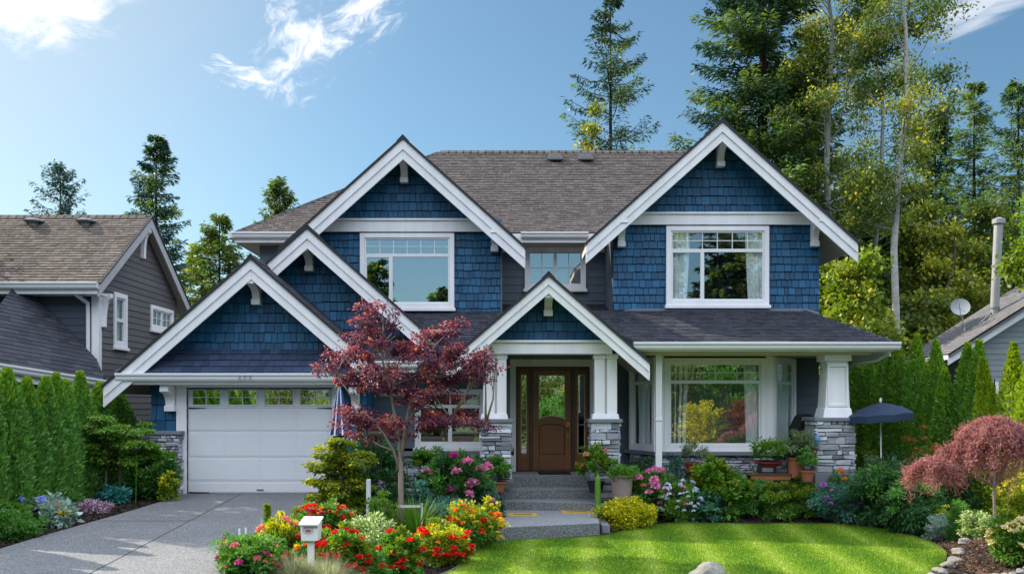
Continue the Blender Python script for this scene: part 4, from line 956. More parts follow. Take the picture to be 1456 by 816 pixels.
# right neighbour: gable with metal flue and dish
RH = thing('neighbour_house', (14, 26, 0), 'pale grey-green sided house with flue pipe and dish right of the hedge', 'house'); H = RH
M_rsid = mat('sage_grey_lap', (.24, .275, .29), (.26, .295, .31), rough=.6, isl=.03, noise=.05)
M_rroof = mat('grey_roof_shingle', (.13, .13, .145), (.17, .165, .18), rough=.9, isl=.06, noise=.15, fine=.2, fscale=80)
D = 24.0; f0 = P(1348, 503, D); sl = .63; apx_ = f0.x+5.5; apz = f0.z+5.5*sl; fr_ = 2*apx_-f0.x; bk = D+2.8
def rp(mb, name, m, bevel=0): return mb.build(name, m, RH, bevel)
for s_, xf in ((-1, f0.x), (1, fr_)):
    rp(MB().xz([(apx_, apz-.04), (apx_, apz-.30), (xf, f0.z-.30), (xf, f0.z-.04)], D, D+.04), 'rake_board', M_trim, .004)
    rp(MB().xz([(apx_, apz+.0), (apx_, apz-.042), (xf, f0.z-.042), (xf, f0.z+.0)], D-.05, D+.03), 'drip_edge', M_navy)
    rp(MB().xz([(apx_, apz-.05), (apx_, apz-.15), (xf, f0.z-.15), (xf, f0.z-.05)], D+.04, bk), 'soffit', M_trim)
    if s_ < 0: roof_face([Vector((xf, bk, f0.z)), Vector((xf, D-.05, f0.z)), Vector((apx_, D-.05, apz)), Vector((apx_, bk, apz))], M_rroof, .14, 431, parent=RH)
    else: roof_face([Vector((xf, D-.05, f0.z)), Vector((xf, bk, f0.z)), Vector((apx_, bk, apz)), Vector((apx_, D-.05, apz))], M_rroof, .14, 432, parent=RH)
gw = X(1372, D+.4)
hwR = hole(1386, 1416, 546, 600, D+.4, 0)
lap_wall(front(D+.4), [(gw, .3), (fr_-.5, .3), (fr_-.5, f0.z+.1), (apx_, apz-.15), (gw, f0.z+sl*(gw-f0.x)-.15)], [hwR], 433, .15, M_rsid, RH)
fwin(1383, 1419, 543, 603, D+.36, [(0, 1, 0, 1, 2, 3, .04)], casing=.08)
rp(MB().box(gw-.0, gw+.1, D+.5, bk, .3, f0.z+.15).box(fr_-.6, fr_-.5, D+.5, bk, .3, f0.z+.2).box(gw+.1, fr_-.6, bk-.1, bk, .3, f0.z), 'wall', M_rsid)
M_flue = mat('galvanised_flue', (.30, .30, .31), rough=.55, metal=.5, noise=.25, nscale=5)
fb, ft = P(1412, 492, 25.2), P(1420, 312, 25.2)
fl = rp(MB().tube([fb+Vector((-.02, 0, -.3)), ft], [.115, .115], 16), 'flue_pipe', M_flue)
MB().tube([ft-Vector((0, 0, .14)), ft-Vector((0, 0, .12)), ft+Vector((0, 0, .0)), ft+Vector((0, 0, .05))], [.15, .17, .17, .06], 16).build('flue_cap', M_flue, fl)
for t in (.3, .63): q = fb+(ft-fb)*t; MB().tube([q-Vector((0, 0, .03)), q+Vector((0, 0, .03))], [.13, .13], 16).build('flue_band', M_cap, fl)
rp(MB().tube([fb+(ft-fb)*.30, P(1362, 492, 25.0)], [.022, .022], 6), 'flue_brace', M_flue)
dc = P(1366, 437, 25.0); dn_ = Vector((-.5, -.8, .25)).normalized(); mbd = MB(); rg = []
ua = dn_.orthogonal().normalized(); ub = dn_.cross(ua)
for r_ in range(6):
    for k in range(24):
        rr = .26*r_/5; mbd.v.append(tuple(dc+(ua*math.cos(k*math.pi/12)*.9+ub*math.sin(k*math.pi/12))*rr+dn_*(rr*rr*.55)))
mbd.f = [(r_*24+k, r_*24+(k+1) % 24, (r_+1)*24+(k+1) % 24, (r_+1)*24+k) for r_ in range(5) for k in range(24)]
ds = rp(mbd, 'satellite_dish', mat('dish_grey', (.26, .29, .34), rough=.4)); ds.modifiers.new('s', 'SOLIDIFY').thickness = .015
MB().tube([dc-dn_*.02, dc-dn_*.15, P(1372, 470, 25.05)], [.02, .02, .02], 6).tube([dc-Vector((0, 0, .3)), dc+dn_*.38], [.01, .01], 6).build('dish_arm', M_flue, ds)
H = H_keep
def part(mb, name, m, parent=H, bevel=0, sm=False): return mb.build(name, m, parent, bevel, sm)

# ---------------------------------------------------------------- plants: leaves, blooms, stems
def unit(v): return v/(np.linalg.norm(v, axis=-1, keepdims=True)+1e-9)
def leaf_quads(p, d, n, L, W, fold=.12, droop=.0):
    s_ = unit(np.cross(d, n)); L = L[:, None]; W = W[:, None]; nn = unit(np.cross(s_, d))
    mid = p+d*L*.5
    return np.stack([p, mid+s_*W/2+nn*W*fold, p+d*L-nn*L*droop, mid-s_*W/2+nn*W*fold], 1).reshape(-1, 3)
def sphere_dirs(n, rg, zmin=-.3):
    z = rg.uniform(zmin, 1, n); a = rg.uniform(0, 2*np.pi, n); r = np.sqrt(1-np.clip(z, -1, 1)**2)
    return np.stack([r*np.cos(a), r*np.sin(a), z], 1)
def bush_leaves(rx, ry, h, seed, n, leaf=(.05, .025), clumps=40, cr=.13, up=.3, droop=.15, zmin=-.9, outw=.8, shell=(.55, 1.0), lean=(0, 0)):
    """leaf clumps spread through a rounded but uneven volume, standing on z = 0"""
    rg = np.random.default_rng(seed)
    cd = sphere_dirs(clumps, rg, zmin); rad = rg.uniform(*shell, clumps)[:, None]*(1+.16*rg.normal(0, 1, (clumps, 1)))
    cz = h*.48; C = cd*rad*np.array([rx, ry, h*.52])+np.array([0, 0, cz])
    C[:, 2] = np.maximum(C[:, 2], .04*h); cs = rg.uniform(.55, 1.35, clumps)*cr
    idx = rg.integers(0, clumps, n); off = unit(rg.normal(0, 1, (n, 3)))*(rg.random(n)**.45)[:, None]*cs[idx][:, None]*np.array([1, 1, .7])
    p = C[idx]+off; p[:, 2] = np.maximum(p[:, 2], .01)
    o = unit(p-np.array([0, 0, cz*.6])); d = unit(o*outw+unit(off)*.5+rg.normal(0, .55, (n, 3))+np.array([0, 0, up]))
    nn = unit(np.array([0, 0, 1.])+o*.7+rg.normal(0, .45, (n, 3)))
    k = rg.uniform(.6, 1.25, n)
    return leaf_quads(p, d, nn, leaf[0]*k, leaf[1]*k, droop=droop)
def blade_clump(rx, h, seed, n, w_=.014, spread=.6, droop=.5):
    rg = np.random.default_rng(seed); a = rg.uniform(0, 6.283, n); r0 = rg.uniform(0, rx*.3, n)
    out = np.stack([np.cos(a), np.sin(a), 0*a], 1); b = out*r0[:, None]; L = rg.uniform(.55, 1.1, n)*h; sp_ = rg.uniform(.15, 1, n)*spread
    s_ = np.stack([-np.sin(a), np.cos(a), 0*a], 1)*w_/2; V = []
    pts = [b+out*(sp_*L*t**1.6)[:, None]+np.array([0, 0, 1.])*(L*(t-droop*sp_*t*t*.9))[:, None] for t in (0, .35, .7, 1.)]
    wds = (1, .95, .6, .08)
    for i in range(3): V.append(np.stack([pts[i]-s_*wds[i], pts[i]+s_*wds[i], pts[i+1]+s_*wds[i+1], pts[i+1]-s_*wds[i+1]], 1))
    return np.concatenate(V).reshape(-1, 3)
def leafmat(name, c1, c2, c3=None, transl=.35, isl=.25, rough=.5, spec=.35):
    k = 1.0 if (name.startswith('bloom') or c2[1] > .28 or c2[0] > .28) else 1.6 if c2[1] > .15 else 2.25
    c1, c2, c3 = [c and tuple(min(.8, v*k) for v in c) for c in (c1, c2, c3)]
    return mat('leaf_'+name, c1, c2, rough=rough, isl=isl, transl=transl, spec=spec, c3=c3)
G_dark = leafmat('dark_green', (.012, .040, .014), (.026, .070, .020))
G_mid = leafmat('mid_green', (.030, .085, .016), (.055, .130, .022))
G_fresh = leafmat('fresh_green', (.055, .135, .018), (.10, .19, .028))
G_lime = leafmat('lime', (.12, .20, .016), (.22, .29, .03))
G_yel = leafmat('yellow', (.48, .45, .020), (.66, .58, .03), c3=(.22, .32, .03))
G_blue = leafmat('blue_green', (.035, .105, .075), (.07, .16, .12))
G_teal = leafmat('teal_hosta', (.03, .14, .13), (.06, .20, .18))
G_olive = leafmat('olive', (.045, .075, .03), (.09, .12, .055), c3=(.12, .15, .09))
G_var = leafmat('variegated', (.10, .17, .04), (.18, .25, .08), c3=(.42, .44, .26))
G_hosta = leafmat('pale_hosta', (.10, .17, .12), (.20, .27, .22), c3=(.33, .38, .36))
G_plum = leafmat('purple_heather', (.09, .06, .075), (.20, .14, .18), c3=(.35, .27, .33))
G_cedar = leafmat('cedar', (.040, .115, .021), (.076, .1499, .027), transl=.25, isl=.3)
G_cedar2 = leafmat('bright_cedar', (.044, .112, .014), (.082, .149, .020), transl=.3, isl=.3)
G_cedary = leafmat('cedar_tip', (.10, .19, .014), (.19, .27, .022), transl=.4)
G_cedarR = leafmat('golden_cedar', (.22, .33, .018), (.34, .44, .03), transl=.35, isl=.2)
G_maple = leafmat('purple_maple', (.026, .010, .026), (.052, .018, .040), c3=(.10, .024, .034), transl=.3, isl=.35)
G_mapler = leafmat('maple_sun_highlight', (.30, .060, .065), (.46, .14, .12), c3=(.42, .17, .09), transl=.4)  # pinkish sun highlights of the purple maple put into leaf colour
G_lace = leafmat('laceleaf_red', (.28, .10, .10), (.44, .20, .19), c3=(.20, .085, .07), transl=.35)
G_straw = leafmat('straw', (.30, .29, .17), (.42, .42, .28), c3=(.16, .22, .06))
G_redleaf = leafmat('red_new_leaf', (.34, .07, .03), (.45, .16, .04), c3=(.16, .19, .03))
G_fir = leafmat('fir', (.010, .028, .012), (.022, .050, .018), transl=.15, isl=.35)
G_fir2 = leafmat('fir_yellow_green', (.040, .072, .014), (.075, .115, .022), transl=.25, isl=.35)
G_alder = leafmat('alder', (.072, .092, .016), (.125, .145, .022), c3=(.21, .185, .022), transl=.4, isl=.3)
G_alderd = leafmat('alder_green', (.030, .052, .012), (.060, .084, .017), transl=.4, isl=.3)
F_red = leafmat('bloom_red', (.62, .010, .012), (.75, .03, .03), transl=.3, isl=.3)
F_orange = leafmat('bloom_orange', (.80, .16, .015), (.85, .30, .03), transl=.3, isl=.3)
F_pink = leafmat('bloom_pink', (.68, .16, .38), (.80, .32, .55), transl=.3, isl=.3, c3=(.8, .45, .62))
F_mag = leafmat('bloom_magenta', (.50, .03, .22), (.65, .07, .35), transl=.3, isl=.3)
F_salmon = leafmat('bloom_salmon', (.70, .22, .16), (.75, .35, .25), transl=.3, isl=.3)
F_white = leafmat('bloom_white', (.60, .65, .85), (.8, .8, .9), transl=.3, isl=.3, c3=(.35, .42, .75))
F_blue = leafmat('bloom_blue', (.25, .28, .75), (.42, .45, .85), transl=.3, isl=.3)
F_purple = leafmat('bloom_purple', (.35, .10, .50), (.50, .22, .62), transl=.3, isl=.3)
F_yellow = leafmat('bloom_yellow', (.72, .52, .02), (.80, .66, .06), transl=.3, isl=.3)
F_cream = leafmat('bloom_cream', (.80, .66, .30), (.85, .74, .42), transl=.3, isl=.3, c3=(.85, .78, .6))
def leafobj(name, sets, root):
    o = quads(name, np.concatenate([s_[0] for s_ in sets]), sets[0][1], root); mi = []
    for i, (V, m) in enumerate(sets):
        if i: o.data.materials.append(m)
        mi += [i]*(len(V)//4)
    o.data.polygons.foreach_set('material_index', mi); return o
BLOOM = {}
def bloom_mesh(m, flat=.6, n=80):
    key = (m.name, flat, n)
    if key in BLOOM: return BLOOM[key]
    rg = np.random.default_rng(n+int(flat*10)); d = sphere_dirs(n, rg, -.1); d[:, 2] *= flat
    p = d*.5*rg.uniform(.4, 1., (n, 1)); dd = unit(d+rg.normal(0, .45, (n, 3))); nn = unit(rg.normal(0, .6, (n, 3))+np.array([0, 0, 1.])-dd*.3)
    V = leaf_quads(p, dd, nn, rg.uniform(.36, .52, n), rg.uniform(.26, .40, n), fold=.25)
    o = quads('bloom', V, m); me = o.data; bpy.data.objects.remove(o); BLOOM[key] = me; return me
def add_blooms(root, m, pts_, size, seed=0, flat=.6, label=None):
    rg = random.Random(seed)
    for p in pts_:
        o = bpy.data.objects.new('bloom', bloom_mesh(m, flat)); COL.objects.link(o); o.parent = root
        o.location = p; s_ = size*rg.uniform(.8, 1.2); o.scale = (s_, s_, s_); o.rotation_euler = (rg.uniform(-.35, .7), rg.uniform(-.4, .4), rg.uniform(0, 6))
        if label: o['label'] = label
def surf_pts(n, rx, ry, h, seed, front_=True, zlo=.25):
    rg = random.Random(seed); out = []
    for _ in range(n*20):
        if len(out) >= n: break
        a = rg.uniform(0, 6.283); z = rg.uniform(zlo, 1); r = math.sqrt(max(0, 1-((z-.48)/.56)**2))
        if front_ and math.sin(a) > .35: continue
        p = (rx*r*math.cos(a)*1.0, ry*r*math.sin(a)*1.0, h*z)
        if all((p[0]-q[0])**2+(p[1]-q[1])**2+(p[2]-q[2])**2 > (.15*rx)**2 for q in out): out.append(p)
    return out
def stems(root, n, rx, h, seed, m=None, r=.008):
    rg = random.Random(seed); mb = MB()
    for _ in range(n):
        a = rg.uniform(0, 6.283); q = rg.uniform(.2, .7)*rx
        mb.tube([(0, 0, -.04), (math.cos(a)*q*.4, math.sin(a)*q*.4, h*.35), (math.cos(a)*q, math.sin(a)*q, h*.75)], [r*1.4, r, r*.5], 5)
    q = world_loc(root); mb.v = [tuple(Vector(v)+q) for v in mb.v]
    return mb.build('stem', m or M_bark_m, root)
def plant(name, px, D, wpx, top, label, cat, m, n=1600, leaf=(.05, .026), group=None, blooms=(), depth=1., zbase=None, m2=None, seed=None, up=.3, clumps=None, cr=None, droop=.15, zmin=-.9, shell=(.55, 1.), st=5):
    """px, top: photo column of the middle and row of the top at distance D; blooms: [(material, count, size, flat)]"""
    seed = seed or int(px*7+D*100); x = X(px, D); z0 = ground_z(x, D) if zbase is None else zbase
    h = Z(top, D)-z0; rx = wpx*D/F/2; ry = rx*depth
    root = thing(name, (x, D, z0), label, cat, group)
    cr = cr or min(rx, h)*.30; clumps = clumps or 54; n = int(n*1.35)
    V = bush_leaves(rx*.9, ry*.9, h, seed, n, leaf, clumps, cr, up, droop, zmin, shell=shell)
    q = np.array([x, D, z0])
    sets = [(V+q, m)]
    if m2: sets.append((bush_leaves(rx*.95, ry*.95, h*1.03, seed+1, n//4, leaf, clumps//2, cr*.7, up, droop, .1, shell=(.85, 1.))+q, m2))
    leafobj('foliage', sets, root)
    if st: stems(root, st, rx, h, seed, r=.004)
    for i, (fm, cnt, size, flat) in enumerate(blooms):
        add_blooms(root, fm, surf_pts(int(cnt*1.4), rx*1.04, ry*1.04, h*1.04, seed+i*17, True, .3), size*1.35, seed+i, flat)
    return root
# ---------------------------------------------------------------- hedges
def cedar(x, y, z0, h, r, seed, m=G_cedar, tip=G_cedary, n=2600, label='', group='', tp=2.6):
    rg = np.random.default_rng(seed); n = int(n*1.7); root = thing('hedge_cedar', (x, y, z0), label, 'hedge shrub', group)
    t = rg.random(n)**.85; a = rg.uniform(0, 6.283, n)
    pf = lambda t: np.clip(np.minimum(.86+t, 1.0)*(1.03-np.clip((t-.12)/.88, 0, 1)**tp), .04, 1)
    prof = pf(t)
    lump = 1+.10*np.sin(a*3+t*7+seed)+.09*np.sin(a*6-t*23+seed*2)+.05*np.sin(t*60+a*5)+.13*np.clip(np.sin(a*2+seed*3.1)*np.sin(t*11+seed), 0, 1)**3
    rr = r*prof*lump*rg.uniform(.72, 1.04, n)
    lnx, lny = rg.normal(0, .035), rg.normal(0, .035); p = np.stack([rr*np.cos(a)+lnx*t*h, rr*np.sin(a)+lny*t*h, t*h*(.985)], 1); o = np.stack([np.cos(a), np.sin(a), 0*a], 1)
    d = unit(o*.75+np.array([0, 0, .85])+rg.normal(0, .35, (n, 3))); nn = unit(o+rg.normal(0, .6, (n, 3)))
    k = rg.uniform(.7, 1.3, n); V = leaf_quads(p, d, nn, .078*k, .030*k, droop=.1)+np.array([x, y, z0]); sets = [(V, m)]
    if tip:
        k2 = n//7; t = 1-rg.random(k2)**1.6*.22; a = rg.uniform(0, 6.283, k2); prof = pf(t)
        rr = r*prof*rg.uniform(.5, 1.1, k2); p = np.stack([rr*np.cos(a)+lnx*t*h, rr*np.sin(a)+lny*t*h, t*h], 1); o = np.stack([np.cos(a), np.sin(a), 0*a], 1)
        d = unit(o*.4+np.array([0, 0, 1.2])+rg.normal(0, .3, (k2, 3))); nn = unit(o+rg.normal(0, .6, (k2, 3))); k = rg.uniform(.7, 1.3, k2)
        sets.append((leaf_quads(p, d, nn, .09*k, .03*k)+np.array([x, y, z0]), tip))
    leafobj('foliage', sets, root)
    MB().tube([(x, y, z0-.05), (x, y, z0+h*.5), (x, y, z0+h*.9)], [.05, .035, .01], 6).build('trunk', M_bark_d, root)
    return root
ORD = ['first', 'second', 'third', 'fourth', 'fifth', 'sixth', 'seventh', 'eighth', 'ninth', 'tenth', 'eleventh', 'twelfth', 'thirteenth', 'fourteenth', 'fifteenth', 'sixteenth', 'seventeenth', 'eighteenth', 'nineteenth']
LH = [11.2, 11.85, 12.5, 13.1, 13.7, 14.3, 14.9, 15.5, 16.15, 16.8, 17.5, 18.3, 19.2]
for i, y in enumerate(LH):
    x = -7.42-.05*i+rnd.uniform(-.06, .06)-(.12 if y > 16 else 0); zt = 2.86+rnd.uniform(-.14, .10)
    cedar(x, y, ground_z(x, y), zt-ground_z(x, y), .32, 500+i, n=6200 if y < 15 else 4200,
          label='green hedge cedar left of the driveway, %s from the left in the row' % ORD[i], group='cedars in the left hedge')
RHG = [(1221, 503, 21.5), (1236, 508, 21.2), (1252, 498, 20.8), (1266, 505, 20.3), (1281, 495, 19.9), (1300, 479, 19.5), (1316, 522, 18.8), (1335, 488, 18.5), (1346, 530, 17.6), (1368, 494, 17.6), (1386, 489, 17.2)]
for i, (px, top, D) in enumerate(RHG):
    x = X(px, D); z0 = ground_z(x, D); h = Z(top, D)-z0
    cedar(x, D, z0, h, [.27, .25, .29, .25, .28, .32, .25, .31, .27, .31, .35][i], 560+i, n=3400, m=G_cedar2, tp=2.3,
          label='slim dark green hedge cedar right of the blue house, %s from the left' % ORD[i], group='cedars in the right hedge', tip=G_cedary if i > 3 else None)
for i, (px, top, D, r_) in enumerate([(1414, 515, 16.4, .30), (1441, 492, 16.0, .36), (1464, 486, 15.6, .38)]):
    x = X(px, D); z0 = ground_z(x, D)
    cedar(x, D, z0, Z(top, D)-z0, r_, 590+i, m=G_cedarR, n=3200, tp=1.9, tip=G_lime, group='golden cedars at the right edge',
          label=['short golden green cedar in front of the sage house window', 'tall golden green cedar at the right edge of the photo, left of two', 'golden green cedar cut off by the right photo edge'][i])

# ---------------------------------------------------------------- shrubs and flowers, left of the drive
def small_tree(px, D, label, trunks, crown_px, m, tips=None, n=5000, leaf=(.075, .04), name='small_tree', seed=3, layers=(), bark=M_bark_m, tdir=None, droop=.3, limbs=True, cat='tree', tipn=.2, flat=.055, vr=.35):
    """layers: (px, py, half width px, half height px, depth m) leaf pads"""
    x = X(px, D); z0 = ground_z(x, D); root = thing(name, (x, D, z0), label, cat); rg = np.random.default_rng(seed); r = random.Random(seed)
    mb = MB(); tops = []
    for tr in trunks:
        pts_ = [Vector((X(a, D), D+dy, Z(b, D) if b < 900 else z0-.05)) for a, b, dy in tr['p']]; mb.tube(pts_, tr['r'], 9); tops.append(pts_)
    tot = sum(l[2]*l[3] for l in layers); Vs = []; Vt = []
    for (lx_, ly_, hw, hh, dep) in layers:
        c = Vector((X(lx_, D), D+r.uniform(-.12, .12), Z(ly_, D))); W_, H_ = hw*D/F, hh*D/F
        if limbs:
            s0 = min((p for pts_ in tops for p in pts_[1:]), key=lambda p: (p-c).length+(.8 if p.z > c.z else 0))
            mid = (s0+c)/2+Vector((r.uniform(-.05, .05), r.uniform(-.08, .08), -.04))
            mb.tube([s0, mid, c], [.022, .014, .006], 6)
            for k in range(5):
                e = c+Vector((r.uniform(-.8, .8)*W_, r.uniform(-.8, .8)*dep, r.uniform(-.3, .5)*H_)); mb.tube([mid.lerp(c, r.random()), mid.lerp(e, .6), e], [.009, .006, .003], 5)
        k = int(n*hw*hh/tot); nc = max(6, int(k/110)); cd = unit(rg.normal(0, 1, (nc, 3)))*rg.uniform(.45, 1.05, (nc, 1))
        C = cd*np.array([W_, dep, H_])+np.array(c); idx = rg.integers(0, nc, k)
        off = unit(rg.normal(0, 1, (k, 3)))*(rg.random(k)**.5)[:, None]*np.array([.15, .15, flat])*(1+W_*.3)
        p = C[idx]+off; o = unit(p-np.array(c)); o[:, 2] *= .4
        d = unit(o*.8+rg.normal(0, .5, (k, 3))*np.array([1, 1, vr])+np.array([0, 0, -.12])); nn = unit(np.array([0, 0, 1.])+rg.normal(0, .4, (k, 3))); kk = rg.uniform(.6, 1.3, k)
        V = leaf_quads(p, d, nn, leaf[0]*kk, leaf[1]*kk, droop=droop).reshape(-1, 4, 3)
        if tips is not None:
            sc_ = (o[:, 2]*2+o[:, 0]*-.5+rg.normal(0, .5, k)); th = np.quantile(sc_, 1-tipn); Vt.append(V[sc_ > th]); V = V[sc_ <= th]  # highlight leaves picked at the top and left, where the sun strikes
        Vs.append(V)
    mb.build('trunk', bark, root, 0, True)
    sets = [(np.concatenate(Vs).reshape(-1, 3), m)]
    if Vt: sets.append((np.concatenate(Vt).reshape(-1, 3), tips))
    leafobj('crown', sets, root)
    return root
small_tree(160, 16.9, 'small two-stemmed green ornamental maple at the far end of the left hedge', [dict(p=[(151, 999, 0), (151, 650, 0), (150, 620, 0)], r=[.022, .018, .01]), dict(p=[(168, 999, .1), (167, 655, .1), (166, 612, .1)], r=[.03, .024, .012])], None, G_fresh, G_lime, 9500, (.07, .038), seed=7,
           layers=[(147, 594, 20, 9, .3), (150, 612, 30, 12, .45), (188, 610, 22, 10, .4), (128, 628, 22, 13, .4), (160, 635, 34, 14, .5), (198, 632, 22, 13, .4), (140, 650, 22, 9, .4), (178, 652, 30, 9, .4), (155, 661, 14, 6, .3)])
plant('leafy_shrub', 214, 17.3, 74, 640, 'glossy green leafy shrub against the stone pier left of the garage', 'shrub', G_mid, 3600, (.085, .045), m2=G_fresh)
plant('leafy_shrub', 236, 17.0, 34, 655, 'dark upright green shrub touching the stone pier by the garage', 'shrub', G_dark, 1500, (.06, .03), zbase=.7)
plant('yellow_shrub', 240, 16.75, 27, 673, 'small bright yellow-green bush at the garage end of the bed', 'shrub', G_lime, 700, (.06, .035), m2=G_yel)
plant('blue_hosta', 161, 16.5, 42, 697, 'teal blue-green hosta under the two-stemmed ornamental maple', 'plant', G_teal, 420, (.13, .075), depth=.7, droop=.3, st=3)
plant('heather', 130, 15.2, 58, 711, 'purple-grey mottled heather mound at the drive edge', 'plant', G_plum, 2600, (.04, .022), depth=.7)
plant('heather', 108, 15.5, 36, 713, 'low brownish green groundcover beside the purple heather', 'plant', G_olive, 1200, (.04, .02), depth=.7)
plant('variegated_hosta', 68, 14.0, 62, 712, 'pale blue-grey variegated hosta in the left bed', 'plant', G_hosta, 700, (.12, .08), depth=.8, droop=.3, blooms=[(F_blue, 2, .06, .8)])
plant('variegated_hosta', 84, 13.6, 40, 722, 'pale hosta clump with small yellow flowers nearest the driveway', 'plant', G_hosta, 460, (.11, .07), depth=.7, droop=.3, blooms=[(F_yellow, 3, .05, .6)])
plant('fern_mound', 16, 12.4, 76, 728, 'dark green ferny mound at the bottom left corner of the photo', 'shrub', G_mid, 4200, (.05, .018), depth=.8)
plant('leafy_shrub', 20, 13.2, 36, 712, 'small fresh green plant between fern mound and left hedge', 'plant', G_fresh, 900, (.05, .025))
plant('leafy_shrub', 98, 15.2, 40, 703, 'mid green low shrub behind the yellow-flowered hosta', 'shrub', G_mid, 1100, (.06, .03))
plant('leafy_shrub', 4, 13.6, 30, 668, 'upright light green shrub at the left photo edge', 'shrub', G_fresh, 1500, (.055, .03))
def allium(px, py, D, label, m=F_blue, size=.075, cat='flower'):
    x = X(px, D); z0 = ground_z(x, D); root = thing('globe_flower', (x, D, z0), label, cat); h = Z(py, D)-z0
    MB().tube([(x, D, z0-.02), (x+.01, D, z0+h*.6), (x, D, z0+h)], [.007, .006, .004], 6).build('stem', G_mid, root)
    add_blooms(root, m, [(0, 0, h)], size, int(px), 1.)
allium(30, 711, 13.5, 'left of the two round blue flower heads on tall stems'); allium(59, 710, 13.3, 'right of the two round blue flower heads on tall stems', size=.085)
allium(2, 731, 12.6, 'white-blue flower head at the left photo edge', F_white)
allium(193, 637, 16.6, 'lone pale blue flower head beside the shrub at the stone pier')
allium(82, 719, 13.5, 'small orange-red flower head above the pale hosta', F_orange, .05)

# ---------------------------------------------------------------- centre flower bed
PS = [ # name, px, D, w, top, label, cat, mat, n, leaf, kwargs
 ('rose_bush', 358, 10.25, 92, 771, 'mixed pink rose bush at the driveway edge, lowest left in the bed', 'flower bush', G_mid, 4600, (.055, .032), dict(blooms=[(F_mag, 8, .042, .7), (F_salmon, 7, .038, .7)], m2=G_fresh)),
 ('rose_bush', 338, 10.7, 44, 762, 'low bush with dark magenta blooms left of the mixed pink rose bush', 'flower bush', G_mid, 1700, (.045, .026), dict(blooms=[(F_mag, 8, .045, .7), (F_yellow, 4, .04, .7)])),
 ('golden_shrub', 402, 11.1, 70, 741, 'bright yellow-green feathery bush topped by coral flowers', 'flower bush', G_lime, 3800, (.06, .02), dict(blooms=[(F_salmon, 4, .06, .7), (F_red, 2, .05, .7)], m2=G_yel, up=.8)),
 ('marigold_clump', 426, 10.75, 44, 775, 'orange flowered clump just left of the mailbox post', 'flower bush', G_mid, 1500, (.045, .025), dict(blooms=[(F_orange, 9, .038, .6), (F_yellow, 3, .035, .6)])),
 ('azalea_bush', 459, 13.0, 80, 719, 'azalea mound crowned with red, pink and orange blooms behind the mailbox', 'flower bush', G_mid, 3600, (.06, .03), dict(blooms=[(F_red, 17, .055, .6), (F_mag, 9, .055, .6), (F_orange, 7, .05, .6)], m2=G_fresh)),
 ('geranium', 484, 10.9, 74, 756, 'geranium with clustered scarlet blooms right of the mailbox', 'flower bush', G_fresh, 3600, (.06, .04), dict(blooms=[(F_red, 21, .052, .7)], m2=G_lime)),
 ('variegated_shrub', 524, 12.7, 84, 733, 'pale variegated green shrub left of the maple trunk', 'shrub', G_var, 5200, (.05, .024), dict()),
 ('geranium', 569, 11.5, 62, 758, 'yellow-green bush with red blooms in front of the maple trunk', 'flower bush', G_fresh, 4200, (.055, .032), dict(blooms=[(F_red, 9, .055, .7)], m2=G_lime)),
 ('geranium', 521, 11.05, 72, 790, 'dark green bush with a few red flowers at the bottom edge of the bed', 'flower bush', G_mid, 3600, (.065, .035), dict(blooms=[(F_red, 7, .045, .7), (F_mag, 4, .045, .7)])),
 ('geranium', 630, 12.9, 82, 749, 'red and lime bush in the bed nearest the lawn edging', 'flower bush', G_lime, 4300, (.05, .03), dict(blooms=[(F_red, 13, .062, .7), (F_orange, 4, .04, .7)], m2=G_yel)),
 ('marigold_clump', 673, 14.1, 82, 721, 'orange, yellow and red flower bush left of the wide step', 'flower bush', G_fresh, 4200, (.05, .03), dict(blooms=[(F_orange, 12, .045, .6), (F_yellow, 10, .045, .6), (F_red, 6, .055, .7)], m2=G_yel)),
 ('marigold_clump', 694, 14.6, 38, 714, 'small yellow flower clump touching the step side', 'flower bush', G_lime, 1200, (.045, .03), dict(m2=G_yel, blooms=[(F_yellow, 7, .04, .6)])),
 ('leafy_shrub', 541, 14.0, 46, 703, 'rounded green shrub between golden maple and tree stakes', 'shrub', G_fresh, 2100, (.055, .03), dict()),
 ('dark_shrub', 535, 16.6, 92, 615, 'tall dark evergreen shrub behind the golden leaved shrub', 'shrub', G_dark, 5200, (.075, .035), dict(clumps=70)),
 ('dark_shrub', 566, 16.0, 60, 680, 'dark low shrub behind the maple trunk', 'shrub', G_dark, 2400, (.06, .03), dict()),
 ('blue_green_shrub', 600, 15.3, 52, 684, 'blue-green leafy shrub right of the maple trunk', 'shrub', G_blue, 2200, (.075, .045), dict()),
 ('juniper', 643, 14.9, 66, 704, 'dense fine-leaved blue-green juniper beneath the pink rhododendron', 'shrub', G_blue, 4200, (.05, .012), dict(up=1.)),
 ('rhododendron', 651, 16.4, 104, 650, 'rhododendron with large pink blooms under the left window', 'flower bush', G_dark, 4600, (.10, .038), dict(blooms=[(F_pink, 7, .10, .8), (F_mag, 2, .09, .8)], m2=G_mid, clumps=60)),
 ('leafy_shrub', 690, 16.2, 40, 690, 'small silvery green plant between rhododendron and steps', 'plant', G_blue, 1000, (.07, .045), dict()),
 ('daylily', 594, 14.3, 52, 716, '', '', None, 0, None, dict()),
 ('daylily', 548, 14.5, 44, 720, '', '', None, 0, None, dict()),
]
for (nm, px, D, w_, top, lab, cat, m, n, lf_, kw) in PS:
    if nm == 'daylily':
        x = X(px, D); z0 = ground_z(x, D); r_ = thing('daylily', (x, D, z0), 'strappy light green daylily clump %s the maple trunk' % ('right of' if px > 570 else 'left of'), 'plant')
        quads('foliage', blade_clump(.25, (Z(top, D)-z0)*1.25, int(px), 420, .02, .75, .5)+np.array([x, D, z0]), G_fresh, r_)
    else: plant(nm, px, D, w_, top, lab, cat, m, n, lf_, **kw)
